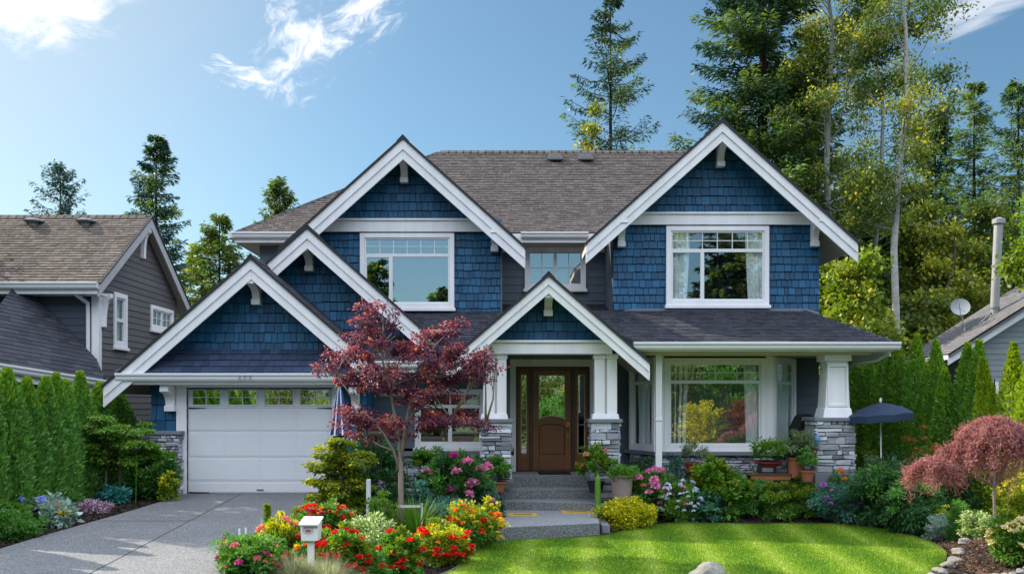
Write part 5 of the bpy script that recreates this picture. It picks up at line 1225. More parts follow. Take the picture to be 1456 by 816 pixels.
# golden leaved maple shrub by the garage
small_tree(482, 15.4, 'golden-green leaved maple shrub in front of the garage door corner', [dict(p=[(488, 999, 0), (487, 690, 0), (482, 640, 0)], r=[.03, .024, .01]), dict(p=[(492, 999, .05), (498, 690, .05), (505, 660, .05)], r=[.025, .02, .01])], None, G_lime, G_yel, 12500, (.065, .036), name='golden_shrub', seed=17, cat='shrub', tipn=.25,
           layers=[(487, 628, 18, 9, .25), (470, 645, 24, 9, .3), (498, 652, 32, 12, .4), (457, 662, 20, 8, .3), (480, 668, 30, 12, .4), (515, 662, 18, 9, .3), (462, 690, 28, 11, .4), (492, 694, 34, 16, .5), (455, 710, 20, 8, .35), (490, 718, 34, 12, .5)])
# spire, ornamental grass
x, D = X(380, 11.6), 11.6; z0 = ground_z(x, D); sp_ = thing('flower_spire', (x, D, z0), 'tall lime green flower spire standing above the driveway bed', 'flower')
MB().tube([(x, D, z0), (x, D, Z(716, D))], [.012, .008], 6).build('stem', G_mid, sp_)
rg = np.random.default_rng(4); k = 420; t = rg.random(k); a = rg.uniform(0, 6.28, k); hh_ = Z(716, D)-z0; zz = hh_*(.55+.45*t)
p = np.stack([x+.045*np.cos(a), D+.045*np.sin(a), z0+zz], 1); o = np.stack([np.cos(a), np.sin(a), .4+0*a], 1)
quads('flower_head', leaf_quads(p-o*.03, unit(o+rg.normal(0, .3, (k, 3))), unit(rg.normal(0, 1, (k, 3))), rg.uniform(.03, .05, k), rg.uniform(.02, .03, k)), G_lime, sp_)
quads('foliage', bush_leaves(.16, .16, hh_*.6, 9, 260, (.12, .035), 12, .08)+np.array([x, D, z0]), G_hosta, sp_)
for i, (px, D, w_, top, lab) in enumerate([(418, 10.1, 64, 789, 'straw-coloured ornamental grass left of the mailbox post'), (464, 10.1, 64, 791, 'straw-coloured ornamental grass right of the mailbox post')]):
    x = X(px, D); z0 = ground_z(x, D); r_ = thing('ornamental_grass', (x, D, z0), lab, 'grass clump')
    quads('foliage', blade_clump(.3, (Z(top, D)-z0)*1.2, 70+i, 2600, .006, .95, .75)+np.array([x, D, z0]), G_straw, r_)
# white plant stakes
def stake(px, D, top, label, bot=None):
    x = X(px, D); z0 = ground_z(x, D)
    tag(MB().box(x-.012, x+.012, D-.008, D+.008, z0-.05, Z(top, D)).build('plant_stake', M_frame, None, .003), label, 'stake')
stake(340.5, 12.0, 751, 'left of the two thin white stakes at the driveway edge'); stake(349.5, 12.0, 750, 'right of the two thin white stakes at the driveway edge')
stake(414, 12.6, 744, 'thin white stake in the golden bush left of the mailbox')
x, D = X(524, 15.0), 15.0; tag(MB().box(x-.035, x+.035, D-.03, D+.03, ground_z(x, D)-.05, Z(681, D)).build('post', M_trim, None, .01), 'short white square post beside the dark evergreen shrub', 'post')
# Japanese maple
MD = 14.3
layers = [(514, 432, 8, 9, .15), (517, 455, 17, 13, .3), (544, 446, 16, 12, .3), (538, 473, 30, 12, .4), (512, 482, 22, 10, .35), (628, 470, 30, 12, .4), (655, 462, 15, 7, .25), (600, 482, 28, 9, .35),
          (492, 505, 34, 14, .5), (545, 502, 48, 18, .6), (598, 508, 46, 18, .6), (645, 508, 40, 18, .5), (460, 524, 22, 7, .35), (676, 518, 28, 12, .45), (703, 524, 10, 5, .2), (500, 530, 44, 11, .6),
          (560, 535, 54, 16, .7), (622, 530, 48, 13, .6), (672, 536, 26, 10, .4), (690, 505, 14, 8, .3), (530, 553, 30, 9, .5), (575, 560, 38, 11, .6), (610, 553, 32, 8, .5), (508, 586, 30, 9, .5), (535, 594, 32, 12, .5),
          (580, 596, 46, 12, .6), (625, 594, 34, 8, .5), (660, 598, 34, 8, .45), (690, 605, 16, 5, .3), (500, 604, 26, 6, .4), (545, 616, 34, 10, .5), (515, 618, 20, 6, .35), (600, 575, 24, 7, .5)]
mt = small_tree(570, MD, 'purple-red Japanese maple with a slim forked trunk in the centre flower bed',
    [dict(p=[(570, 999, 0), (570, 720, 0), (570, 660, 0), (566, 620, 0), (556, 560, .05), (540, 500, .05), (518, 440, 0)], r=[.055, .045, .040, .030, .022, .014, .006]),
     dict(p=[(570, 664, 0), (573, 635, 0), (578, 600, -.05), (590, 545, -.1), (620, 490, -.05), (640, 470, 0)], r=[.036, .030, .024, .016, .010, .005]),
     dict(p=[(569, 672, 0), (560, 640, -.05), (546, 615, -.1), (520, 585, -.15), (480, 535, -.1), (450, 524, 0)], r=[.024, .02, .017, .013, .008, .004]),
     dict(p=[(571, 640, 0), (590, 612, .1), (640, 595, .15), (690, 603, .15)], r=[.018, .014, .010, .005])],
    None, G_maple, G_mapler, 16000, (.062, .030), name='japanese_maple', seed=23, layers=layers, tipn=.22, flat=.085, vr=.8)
# a few fallen leaves and petals on the drive and lawn edge
p_ = np.stack([R.uniform(-6.3, -3.0, 170), R.uniform(10, 17.8, 170)], 1); wgt = np.where(p_[:, 0] > -4.3, .9, np.where(p_[:, 0] < -5.9, .8, .18)); p_ = p_[R.random(170) < wgt]
n_ = len(p_); c3_ = np.stack([p_[:, 0], p_[:, 1], .64+.01*(p_[:, 1]-18)+.018], 1); an = R.uniform(0, 6.28, n_); dd_ = np.stack([np.cos(an), np.sin(an), R.normal(.15, .15, n_)], 1)
tag(quads('leaf_litter', leaf_quads(c3_, unit(dd_), unit(R.normal(0, .2, (n_, 3))+np.array([0, 0, 1.])), R.uniform(.03, .06, n_), R.uniform(.015, .03, n_), fold=.2), leafmat('litter', (.16, .05, .03), (.28, .2, .06))), 'fallen leaves scattered on the driveway', 'leaf litter', kind='stuff')
# wooden stake frame round the maple trunk
sf = thing('tree_stake_frame', (X(572, 14.2), 14.2, .2), 'thin pale timber stake frame around the maple trunk', 'stake frame'); D = 14.15
for px, top in ((546.5, 716), (600, 715)):
    x = X(px, D); MB().box(x-.014, x+.014, D-.014, D+.014, ground_z(x, D)-.05, Z(top, D)).build('stake', M_cream, sf)
MB().box(X(547, D)+.01, X(600, D)-.02, D-.028, D-.0145, Z(721, D), Z(717.5, D)).build('crossbar', M_cream, sf)
# mailbox
D = 10.4; mbx = thing('mailbox', (X(440.5, D), D, ground_z(X(440, D), D)), 'small white mailbox on a slim white post among the red flowers', 'mailbox')
x0, x1 = X(427, D), X(452.5, D); zt_b, zb_b = Z(743, D), Z(769, D)
MB().box((x0+x1)/2-.035, (x0+x1)/2+.035, D+.06, D+.13, ground_z(x0, D)-.05, zb_b).build('post', M_frame, mbx, .006)

bx = MB(); bx.add([(x0+.01, D, zb_b), (x1-.01, D, zb_b), (x1-.01, D+.2, zb_b), (x0+.01, D+.2, zb_b), (x0, D-.01, zt_b-.02), (x1, D-.01, zt_b-.02), (x1, D+.22, zt_b+.02), (x0, D+.22, zt_b+.02)], [(0, 3, 2, 1), (4, 5, 6, 7), (0, 1, 5, 4), (1, 2, 6, 5), (2, 3, 7, 6), (3, 0, 4, 7)])
body = bx.build('box', M_frame, mbx, .006)
MB().ext([(x0-.012, D-.04, zt_b-.028), (x1+.012, D-.04, zt_b-.028), (x1+.012, D+.24, zt_b+.025), (x0-.012, D+.24, zt_b+.025)], (0, 0, .022)).build('lid', M_frame, mbx, .006)
M_emb = mat('maroon_emblem', (.20, .035, .03), rough=.6); M_txt = mat('dark_lettering', (.05, .05, .07), rough=.6)
cx_, cz_ = X(438.5, D), Z(753.5, D); em = MB(); nn_ = 28
ov = lambda rx_, rz_, k: (cx_+rx_*math.cos(2*math.pi*k/nn_), D-.0135, cz_+rz_*math.sin(2*math.pi*k/nn_))
for k in range(nn_): em.ext([ov(.062, .036, k), ov(.062, .036, k+1), ov(.057, .032, k+1), ov(.057, .032, k)], (0, -.002, 0))
em.build('emblem_ring', M_cap, body)
em = MB(); em.ext([ov(.040, .017, k) for k in range(nn_)], (0, -.0025, 0)); em.build('emblem', mat('pale_red_oval', (.45, .22, .2), rough=.6), body)
def text(s_, size, loc, m, parent, name='lettering'):
    o = textmesh(name, s_, size, .0008, m); o.parent = parent; o.location = Vector(loc)-world_loc(parent); o.rotation_euler = (math.radians(90), 0, 0); return o
text('662', .034, (cx_, D-.018, cz_-.012), M_emb, body)
mk = MB()
for k in range(15): xx = x0+.04+k*.011; mk.box(xx, xx+.006+.003*(k % 2), D-.0165, D-.0135, zt_b-.058+.002*(k % 3), zt_b-.045-.002*(k % 2))
mk.build('lettering', M_txt, body)

# ---------------------------------------------------------------- planting right of the steps
PR = [
 ('yellow_shrub', 893, 15.9, 78, 711, 'bright yellow leaved low shrub right of the steps', 'shrub', G_yel, 5200, (.05, .03), dict(depth=.8, m2=G_yel)),
 ('leafy_shrub', 861, 16.3, 26, 716, 'small green plant between yellow shrub and step', 'plant', G_fresh, 700, (.05, .03), dict()),
 ('peony_bush', 914, 16.9, 74, 664, 'bush with large pink blooms below the white downspout', 'flower bush', G_mid, 3600, (.075, .04), dict(blooms=[(F_pink, 8, .085, .7), (F_salmon, 3, .06, .7)])),
 ('phlox_clump', 968, 16.5, 56, 684, 'clump topped with small white-blue flowers above the lawn edge', 'flower bush', G_fresh, 2600, (.055, .028), dict(blooms=[(F_white, 26, .042, .7), (F_pink, 3, .05, .7)])),
 ('hydrangea', 1018, 16.9, 78, 661, 'broad fresh green hydrangea bush under the bay window', 'shrub', G_fresh, 3600, (.10, .06), dict(m2=G_lime, droop=.3)),
 ('hydrangea', 1002, 16.6, 50, 690, 'darker blue-green shrub in front of the fresh green hydrangea', 'shrub', G_blue, 1500, (.08, .045), dict()),
 ('boxwood', 1065, 16.9, 62, 683, 'low mid green shrub left of the terracotta pots', 'shrub', G_mid, 3400, (.05, .028), dict(m2=G_fresh)),
 ('boxwood', 1102, 16.8, 62, 688, 'spreading yellow-green shrub in front of the wooden bench', 'shrub', G_fresh, 3600, (.05, .028), dict(m2=G_lime)),
 ('boxwood', 1138, 16.9, 52, 682, 'yellow-green shrub left of the stone corner pillar', 'shrub', G_fresh, 3000, (.05, .028), dict(m2=G_lime)),
 ('blue_green_shrub', 1188, 16.5, 74, 690, 'dark blue-green bush with purple blooms before the corner pillar', 'flower bush', G_blue, 3300, (.06, .03), dict(blooms=[(F_purple, 5, .055, .7), (F_pink, 2, .05, .7)])),
 ('dahlia', 1192, 17.0, 42, 668, 'airy plant with orange and pink flower heads against the pillar base', 'flower bush', G_mid, 800, (.06, .03), dict(blooms=[(F_orange, 3, .055, .8), (F_salmon, 3, .05, .8)])),
 ('climbing_shrub', 1226, 17.6, 34, 608, 'slim light green shrub growing up beside the corner pillar', 'shrub', G_fresh, 1500, (.06, .035), dict(clumps=26, m2=G_lime)),
 ('climbing_shrub', 1240, 17.2, 34, 640, 'loose olive green shrub beneath the navy umbrella', 'shrub', G_olive, 900, (.06, .035), dict(clumps=20)),
 ('ferny_shrub', 1252, 16.4, 92, 664, 'large dark green ferny shrub right of the corner pillar', 'shrub', G_dark, 6800, (.10, .026), dict(m2=G_mid, droop=.35, up=0)),
 ('ferny_shrub', 1300, 15.6, 78, 694, 'lower ferny shrub with drooping fronds at the lawn edge', 'shrub', G_dark, 5200, (.10, .026), dict(m2=G_mid, droop=.35, up=0)),
 ('leafy_shrub', 1278, 17.4, 44, 655, 'olive green shrub behind the large ferny shrub', 'shrub', G_olive, 1200, (.06, .03), dict()),
 ('red_tipped_shrub', 1318, 17.0, 56, 622, 'green shrub with red and yellow leaf tips behind the weeping maple', 'shrub', G_mid, 2200, (.06, .03), dict(m2=G_redleaf)),
 ('blue_juniper', 1338, 14.9, 44, 735, 'silvery blue juniper at the right end of the lawn', 'shrub', G_hosta, 2400, (.06, .012), dict(up=.8)),
 ('yellow_shrub', 1341, 15.1, 24, 720, 'tiny yellow-orange plant behind the silvery juniper', 'plant', G_yel, 500, (.045, .025), dict()),
 ('conifer_shrub', 1364, 14.6, 44, 712, 'upright bright green dwarf conifer left of the weeping maple trunk', 'shrub', G_mid, 3000, (.05, .014), dict(up=1.)),
 ('variegated_shrub', 1392, 14.2, 50, 724, 'pale variegated bush directly behind the weeping maple trunk', 'shrub', G_var, 3200, (.045, .024), dict()),
 ('lime_shrub', 1446, 14.6, 60, 680, 'lime-yellow bush at the right photo edge under the weeping maple', 'shrub', G_lime, 2800, (.055, .03), dict(m2=G_yel)),
 ('rhododendron', 1448, 12.4, 70, 738, 'rhododendron with cream yellow blooms at the right photo edge', 'flower bush', G_fresh, 2600, (.085, .035), dict(blooms=[(F_cream, 15, .075, .7)], m2=G_lime)),
 ('dark_shrub', 1290, 18.2, 90, 650, 'dark shrub mass in front of the right hedge cedars', 'shrub', G_dark, 3000, (.07, .03), dict()),
 ('dark_shrub', 1400, 16.6, 90, 640, 'dark shrub between golden cedars and weeping maple', 'shrub', G_dark, 3200, (.07, .03), dict()),
 ('dark_shrub', 905, 17.7, 60, 652, 'dark green shrub beneath the left bay window', 'shrub', G_dark, 1600, (.06, .03), dict()),
 ('leafy_shrub', 962, 17.7, 62, 648, 'blue-green shrub against the bay window stone base', 'shrub', G_blue, 1700, (.06, .03), dict()),
]
for (nm, px, D, w_, top, lab, cat, m, n, lf_, kw) in PR: plant(nm, px, D+(.35 if 855 < px < 1240 else 0), w_, top, lab, cat, m, n, lf_, **kw)
# weeping red laceleaf maple on the mound
D = 12.7; x = X(1414, D); z0 = ground_z(x, D); wm = thing('weeping_maple', (x, D, z0), 'weeping dusty-red laceleaf maple on the mulch mound at right', 'tree')
mb = MB(); zc = Z(690, D)
mb.tube([(x, D, z0-.05), (x+.015, D, z0+.4), (x-.01, D, zc), (x+.02, D, Z(640, D))], [.026, .022, .020, .016], 9)
rg = np.random.default_rng(77); r = random.Random(77); Vs = []
lob = [(1418, 592, 60, 112, 1.0, 150), (1326, 650, 42, 56, .9, 70), (1470, 606, 60, 100, .9, 90), (1385, 622, 48, 80, .8, 60)]
for (px, py, hw, fall, dep, nb) in lob:
    c = Vector((X(px, D), D+r.uniform(-.1, .1), Z(py+14, D))); hub = Vector((x, D, Z(668, D)))
    mb.tube([(x, D, Z(692, D)), hub.lerp(c, .6)+Vector((0, 0, .06)), c], [.02, .015, .008], 6)
    for b in range(nb):
        a = r.uniform(0, 6.283); q = r.uniform(.25, 1.05); R_ = hw*D/F; fl_ = fall*D/F*r.uniform(.15, .95)
        dx, dy = math.cos(a)*R_*q, math.sin(a)*R_*q*dep
        n_ = 26; ts = np.linspace(.12, 1, n_)
        path = np.stack([c.x+dx*ts**.8, c.y+dy*ts**.8, c.z+.10*np.sin(ts*2.2)*(1.1-q)+.02-fl_*q*ts**2.3], 1)
        if b % 4 == 0: mb.tube([tuple(path[i]) for i in (0, 8, 16, 25)], [.006, .005, .003, .002], 4)
        m_ = 7; p = np.repeat(path, m_, 0)+rg.normal(0, .034, (n_*m_, 3))
        d = unit(np.array([dx, dy, 0])*.6+np.array([0, 0, -.32])+rg.normal(0, .62, (n_*m_, 3))); nn = unit(np.array([dx, dy, .8])+rg.normal(0, .7, (n_*m_, 3)))
        k = rg.uniform(.6, 1.3, n_*m_); Vs.append(leaf_quads(p, d, nn,   .056*k, .011*k, droop=.25))
mb.build('trunk', M_bark_m, wm, 0, True); quads('crown', np.concatenate(Vs), G_lace, wm)
# pots, bench, grill, umbrella
def pot(px, D, top, bot, wpx, m, label, plant_m, ph, n, leaf, name='plant_pot', prof=None, blooms=(), pw=1.6, m2=None):
    x = X(px, D); z0 = Z(bot, D); h = Z(top, D)-z0; r_ = wpx*D/F/2; root = thing(name, (x, D, z0), label, 'potted plant')
    prof = prof or [(.001, 0), (.70, 0), (.95, .84), (1.08, .84), (1.08, 1), (.93, 1), (.90, .9), (.001, .9)]
    MB().lathe((x, D, z0), [(a*r_, b*h) for a, b in prof], 24).build('pot', m, root, 0, False)
    V = bush_leaves(r_*pw, r_*pw, ph*D/F, int(px), n, leaf, 26, r_*.5, zmin=-.4)
    sets = [(V+np.array([x, D, z0+h*.8]), plant_m)]
    if m2: sets.append((bush_leaves(r_*pw*1.05, r_*pw*1.05, ph*D/F, int(px)+5, n//4, leaf, 16, r_*.4, zmin=-.1)+np.array([x, D, z0+h*.8]), m2))
    leafobj('foliage', sets, root)
    for (fm, cnt, size, flat) in blooms: add_blooms(root, fm, [(a, b, c+h*.8) for a, b, c in surf_pts(cnt, r_*pw, r_*pw, ph*D/F, int(px))], size, int(px), flat)
    return root
def stand(px, D, top, wpx, label, m=M_wooddk, name='plant_stand'):
    x = X(px, D); z1_ = Z(top, D)-.001; z0 = ground_z(x, D)-.03; w_ = wpx*D/F/2; root = thing(name, (x, D, z0), label, 'stand')
    MB().box(x-w_, x+w_, D-.17, D+.17, z1_-.04, z1_).build('top', m, root, .006)
    for sx_ in (-1, 1):
        for sy_ in (-1, 1): MB().box(x+sx_*(w_-.05)-.02, x+sx_*(w_-.05)+.02, D+sy_*.12-.02, D+sy_*.12+.02, z0, z1_-.041).build('leg', m, root)
pot(986, 17.7, 657, 668, 26, M_redpot, 'dark-leaved plant in a red bowl pot before the bay window', G_olive, 32, 1100, (.05, .022), blooms=[(F_purple, 3, .03, .7)])
stand(986, 17.7, 668, 22, 'small dark plant stand under the red bowl pot')
pot(1093, 17.5, 656, 662, 40, M_redpot, 'light green plant in a shallow red bowl on the bench', G_fresh, 32, 1700, (.06, .032), blooms=[(F_white, 5, .035, .7)], pw=1.25)
D = 17.45; MB_b = thing('crate', (X(1090, D), D, Z(671, D)), 'dark crate with a pale label under the shallow red bowl', 'crate')
MB().box(X(1079, D), X(1101, D), D-.1, D+.14, Z(671.5, D), Z(662.2, D)).build('crate_body', M_black, MB_b, .01); MB().box(X(1082, D), X(1097, D), D-.104, D-.1005, Z(670, D), Z(664, D)).build('crate_label', M_cap, MB_b)
bn = thing('garden_bench', (X(1090, 17.4), 17.4, ground_z(X(1090, 17.4), 17.4)), 'low brown plank bench carrying pots before the bay window', 'bench'); D = 17.4
for k in range(3): MB().box(X(1062, D), X(1122, D), D-.2+k*.15, D-.07+k*.15, Z(675, D), Z(672, D)).build('plank', M_wooddk, bn, .005)
MB().box(X(1064, D), X(1120, D), D-.19, D-.165, Z(681, D), Z(675.2, D)).build('apron', M_terra, bn, .004)
for sx_ in (1068, 1117):
    for dy in (-.15, .18): MB().box(X(sx_, D)-.03, X(sx_, D)+.03, D+dy-.03, D+dy+.03, ground_z(5, D)-.05, Z(675.2, D)).build('leg', M_wooddk, bn)
pot(1131, 17.3, 650, 678, 23, M_terra, 'silvery olive bush in a tall terracotta pot left of the corner pillar', G_olive, 44, 2300, (.06, .013), prof=[(.001, 0), (.9, 0), (.95, .9), (1.05, .9), (1.05, 1), (.93, 1), (.9, .92), (.001, .92)], pw=2.2, blooms=[(F_purple, 2, .05, .7)])
pot(1148, 17.0, 668, 684, 20, M_terra, 'trailing green plant with yellow-orange bloom beside the tall terracotta pot', G_mid, 34, 900, (.05, .03), blooms=[(F_orange, 2, .04, .7)], pw=1.5)
pot(884, 16.9, 674, 716, 34, M_pinkpot, 'tall weathered pinkish planter with trailing greenery right of the steps', G_mid, 18, 1500, (.05, .03), prof=[(.001, 0), (.72, 0), (.95, .93), (1.05, .93), (1.05, 1), (.9, 1), (.88, .93), (.001, .93)], pw=1.15, m2=G_lime)
pot(847, 17.35, 684, 700, 24, M_black, 'fresh green shrub with a salmon bloom in a dark pot beside the top steps', G_fresh, 52, 2300, (.065, .04), pw=1.9, blooms=[(F_salmon, 3, .07, .7)], m2=G_lime)
pot(866, 18.0, 668, 676, 16, M_black, 'tall dark leafy plant in front of the right stone pillar', G_dark, 42, 700, (.06, .03), pw=1.6)
pot(707, 17.3, 684, 699, 26, M_terra, 'round leafy plant in a terracotta pot left of the top step', G_mid, 38, 1500, (.06, .035), pw=1.5, m2=G_fresh)
pot(605, 17.4, 675, 688, 30, M_black, 'rounded green and lime plant in a raised trough under the left window', G_mid, 42, 2300, (.055, .032), pw=1.35, m2=G_lime)
x, D = X(850, 16.9), 16.9; z0 = ground_z(x, D); cs_ = thing('cactus', (x, D, z0), 'tall narrow ribbed green cactus stem beside the planter', 'plant')
cm = MB(); pr = []
for i in range(11):
    t = i/10; pr.append((.055*math.sin(min(1, t*5+.4)*1.57)*math.cos(max(0, t-.85)*9), t*(Z(674, D)-z0)))
cm.lathe((x, D, z0), pr, 14); o = cm.build('stem', G_fresh, cs_)
x, D = X(597, 17.5), 17.5; tag(MB().box(X(572, D), X(628, D), D-.15, D+.15, Z(693, D), Z(688.2, D)).build('window_trough_shelf', M_black, None, .01), 'dark shelf holding the rounded plant under the left window', 'shelf')
# covered grill
D = 18.5; gx_ = X(1145, D); gr = thing('covered_grill', (gx_, D, ground_z(gx_, D)), 'barbecue under a black cover between bay window and corner pillar', 'barbecue')
mb = MB(); prof = [(-.36, 0), (-.34, .9), (-.30, 1.35), (-.14, 1.6), (.08, 1.62), (.24, 1.45), (.30, 1.1), (.33, 0)]
sc_z = (Z(588, D)-ground_z(gx_, D))/1.62
mb.xz([(gx_+a*.85, ground_z(gx_, D)+b*sc_z) for a, b in prof], D-.2, D+.3); mb.build('cover', M_cloth, gr, .05)
MB().tube([(gx_-.29, D-.22, ground_z(gx_, D)+1.0*sc_z), (gx_-.02, D-.24, ground_z(gx_, D)+1.02*sc_z), (gx_+.26, D-.22, ground_z(gx_, D)+1.0*sc_z)], [.016]*3, 6).build('cord', M_cap, gr)
tag(MB().lathe((X(1163, 17.25), 17.3, Z(625, 17.3)), [(.001, -.1), (.05, -.09), (.07, 0), (.05, .09), (.001, .1)], 12).build('hanging_ornament', mat('blue_ornament', (.08, .25, .5), (.08, .25, .5), noise=.5, nscale=20, rough=.3)), 'small blue and red hanging ornament on the corner pillar', 'ornament')
# navy patio umbrella
D = 17.4; ut = P(1252, 572, D); um = thing('patio_umbrella', (X(1254, D), D, ground_z(X(1254, D), D)), 'open navy patio umbrella on a thin white pole right of the house', 'umbrella')
mb = MB(); nr_ = 8; Rr = .60; tilt = Vector((.06, 0, 1)).normalized(); rings_ = [(0, 0), (.35, -.055), (.7, -.13), (1., -.235)]
vs = []
for (f_, dz_) in rings_[1:]:
    for k in range(32):
        a = 2*math.pi*k/32; sag = 1-.05*f_*abs(math.sin(a*4)); vs.append((ut.x+Rr*f_*sag*math.cos(a), D+Rr*f_*sag*math.sin(a), ut.z+dz_+.02*f_*abs(math.sin(a*4))-.06*f_*math.cos(a)*0))
vs = [(a, b, c+(-.05*(ut.x-a)/Rr)) for a, b, c in vs]
mb.v = [tuple(ut)]+vs; mb.f = [(0, 1+k, 1+(k+1) % 32) for k in range(32)]+[(1+r_*32+k, 1+(r_+1)*32+k, 1+(r_+1)*32+(k+1) % 32, 1+r_*32+(k+1) % 32) for r_ in range(2) for k in range(32)]
base = 1+2*32; n0 = len(mb.v); mb.v += [(a, b, c-.13) for a, b, c in mb.v[base:base+32]]; mb.f += [(base+k, n0+k, n0+(k+1) % 32, base+(k+1) % 32) for k in range(32)]
cnp = mb.build('canopy', M_navy, um); cnp.modifiers.new('s', 'SOLIDIFY').thickness = .006
for k in range(8):
    a = 2*math.pi*(k+.5)/8*1.0; MB().tube([(ut.x, D, ut.z-.03), (ut.x+Rr*.95*math.cos(a), D+Rr*.95*math.sin(a), ut.z-.25)], [.006, .005], 5).build('rib', M_cap, um)
MB().tube([(ut.x, D, ut.z+.06), (ut.x, D, ut.z-.3), (X(1254, D), D, ground_z(X(1254, D), D)-.1)], [.014, .015, .015], 8).build('pole', M_frame, um)
MB().lathe((ut.x, D, ut.z+.0), [(.001, .09), (.02, .07), (.025, .03), (.012, 0)], 10).build('finial', M_frame, um)
# furled blue umbrella with white stripes leaning at the garage corner
D = 17.2; fu = thing('furled_umbrella', (X(486, D), D, ground_z(X(486, D), D)), 'furled blue umbrella with white stripes standing at the garage door edge', 'umbrella')
top_ = P(483, 548, D); bt = P(484, 618, D)
mb = MB(); sec = 16; vs = []; prf = [(0, .012), (.12, .05), (.35, .085), (.7, .12), (.9, .14), (1, .15)]
for t, r_ in prf:
    c = top_.lerp(bt, t)
    for k in range(sec): a = 2*math.pi*k/sec; rr = r_*(1+.28*(k % 2)*t); vs.append((c.x+rr*math.cos(a), c.y+rr*math.sin(a), c.z))
mb.v = vs; mb.f = [(i*sec+k, i*sec+(k+1) % sec, (i+1)*sec+(k+1) % sec, (i+1)*sec+k) for i in range(len(prf)-1) for k in range(sec)]
mb.build('canopy', mat('royal_blue_canvas', (.02, .05, .17), (.02, .05, .17), rough=.7), fu, 0)
for k in (9, 11, 13):
    a = 2*math.pi*k/sec; st_ = MB()
    for i in range(len(prf)-1):
        q = [];
        for (t, r_), da in ((prf[i], -.09), (prf[i], .09), (prf[i+1], .09), (prf[i+1], -.09)):
            c = top_.lerp(bt, t); rr = r_*(1+.28*(k % 2)*t)+.004; q.append((c.x+rr*math.cos(a+da), c.y+rr*math.sin(a+da), c.z))
        st_.ext(q, (math.cos(a)*.003, math.sin(a)*.003, 0))
    st_.build('stripe', M_frame, fu)
MB().tube([top_+Vector((0, 0, .06)), bt, Vector((X(484, D), D, ground_z(-3.2, D)-.1))], [.012, .018, .018], 8).build('pole', M_frame, fu)
MB().ext([bt+Vector((-.16, -.05, -.03)), bt+Vector((.16, -.05, .03)), bt+Vector((.16, .1, .03)), bt+Vector((-.16, .1, -.03))], (0, 0, -.04)).build('hem_band', M_black, fu, .01)
# rocks
def rock(x, y, rx, ry, rz, seed, label, group=None, name='rock', sink=.3):
    rg = np.random.default_rng(seed); import bmesh
    bm = bmesh.new(); bmesh.ops.create_icosphere(bm, subdivisions=3, radius=1); ph = rg.uniform(0, 6, 9); z0 = ground_z(x, y)
    for v in bm.verts:
        c = v.co; k = 1+.16*math.sin(c.x*3.1+ph[0])*math.sin(c.y*2.7+ph[1])+.12*math.sin(c.z*4+ph[2]+c.x*2)+.06*math.sin(c.x*9+ph[3])*math.sin(c.y*8+ph[4])*math.sin(c.z*9+ph[5])
        v.co = Vector((c.x*rx*k, c.y*ry*k, max(-.4*rz, c.z*rz*k)))
    me = bpy.data.meshes.new(name); bm.to_mesh(me); bm.free(); o = finish(me, name, M_rock, None, 0, False); o.location = (x, y, z0+rz*(1-sink)*.6); o.rotation_euler = (0, 0, rg.uniform(0, 6)); tag(o, label, 'rock', group)
rock(X(1006, 11.7), 11.65, .27, .2, .17, 5, 'pale grey boulder at the bottom edge of the lawn', name='boulder')
i = 0
for (px, D) in [(1358, 13.6), (1352, 13.1), (1343, 12.7), (1332, 12.3), (1322, 11.9), (1366, 13.95)]:
    i += 1; rock(X(px, D)+.05, D, .10, .085, .06, 30+i, 'grey edging stone between lawn and mulch mound, %s of six from the bottom' % ORD[[4, 3, 2, 1, 0, 5][i-1]], 'edging stones by the lawn', 'edging_stone')
for k in range(11):
    px = 1352+k*11; D = 11.85+.02*k; rock(X(px, D), D, .08, .06, .045, 60+k, 'pale edging stone along the front of the mulch mound, %s from the left' % ORD[k], 'edging stones in front of the mound', 'edging_stone')
tag(MB().box(-1.0, -.75, 14.2, 14.35, .14, .20).build('flat_stone', M_rock, None, .03), 'flat pale stone lying in the bed beside the bottom step', 'rock')
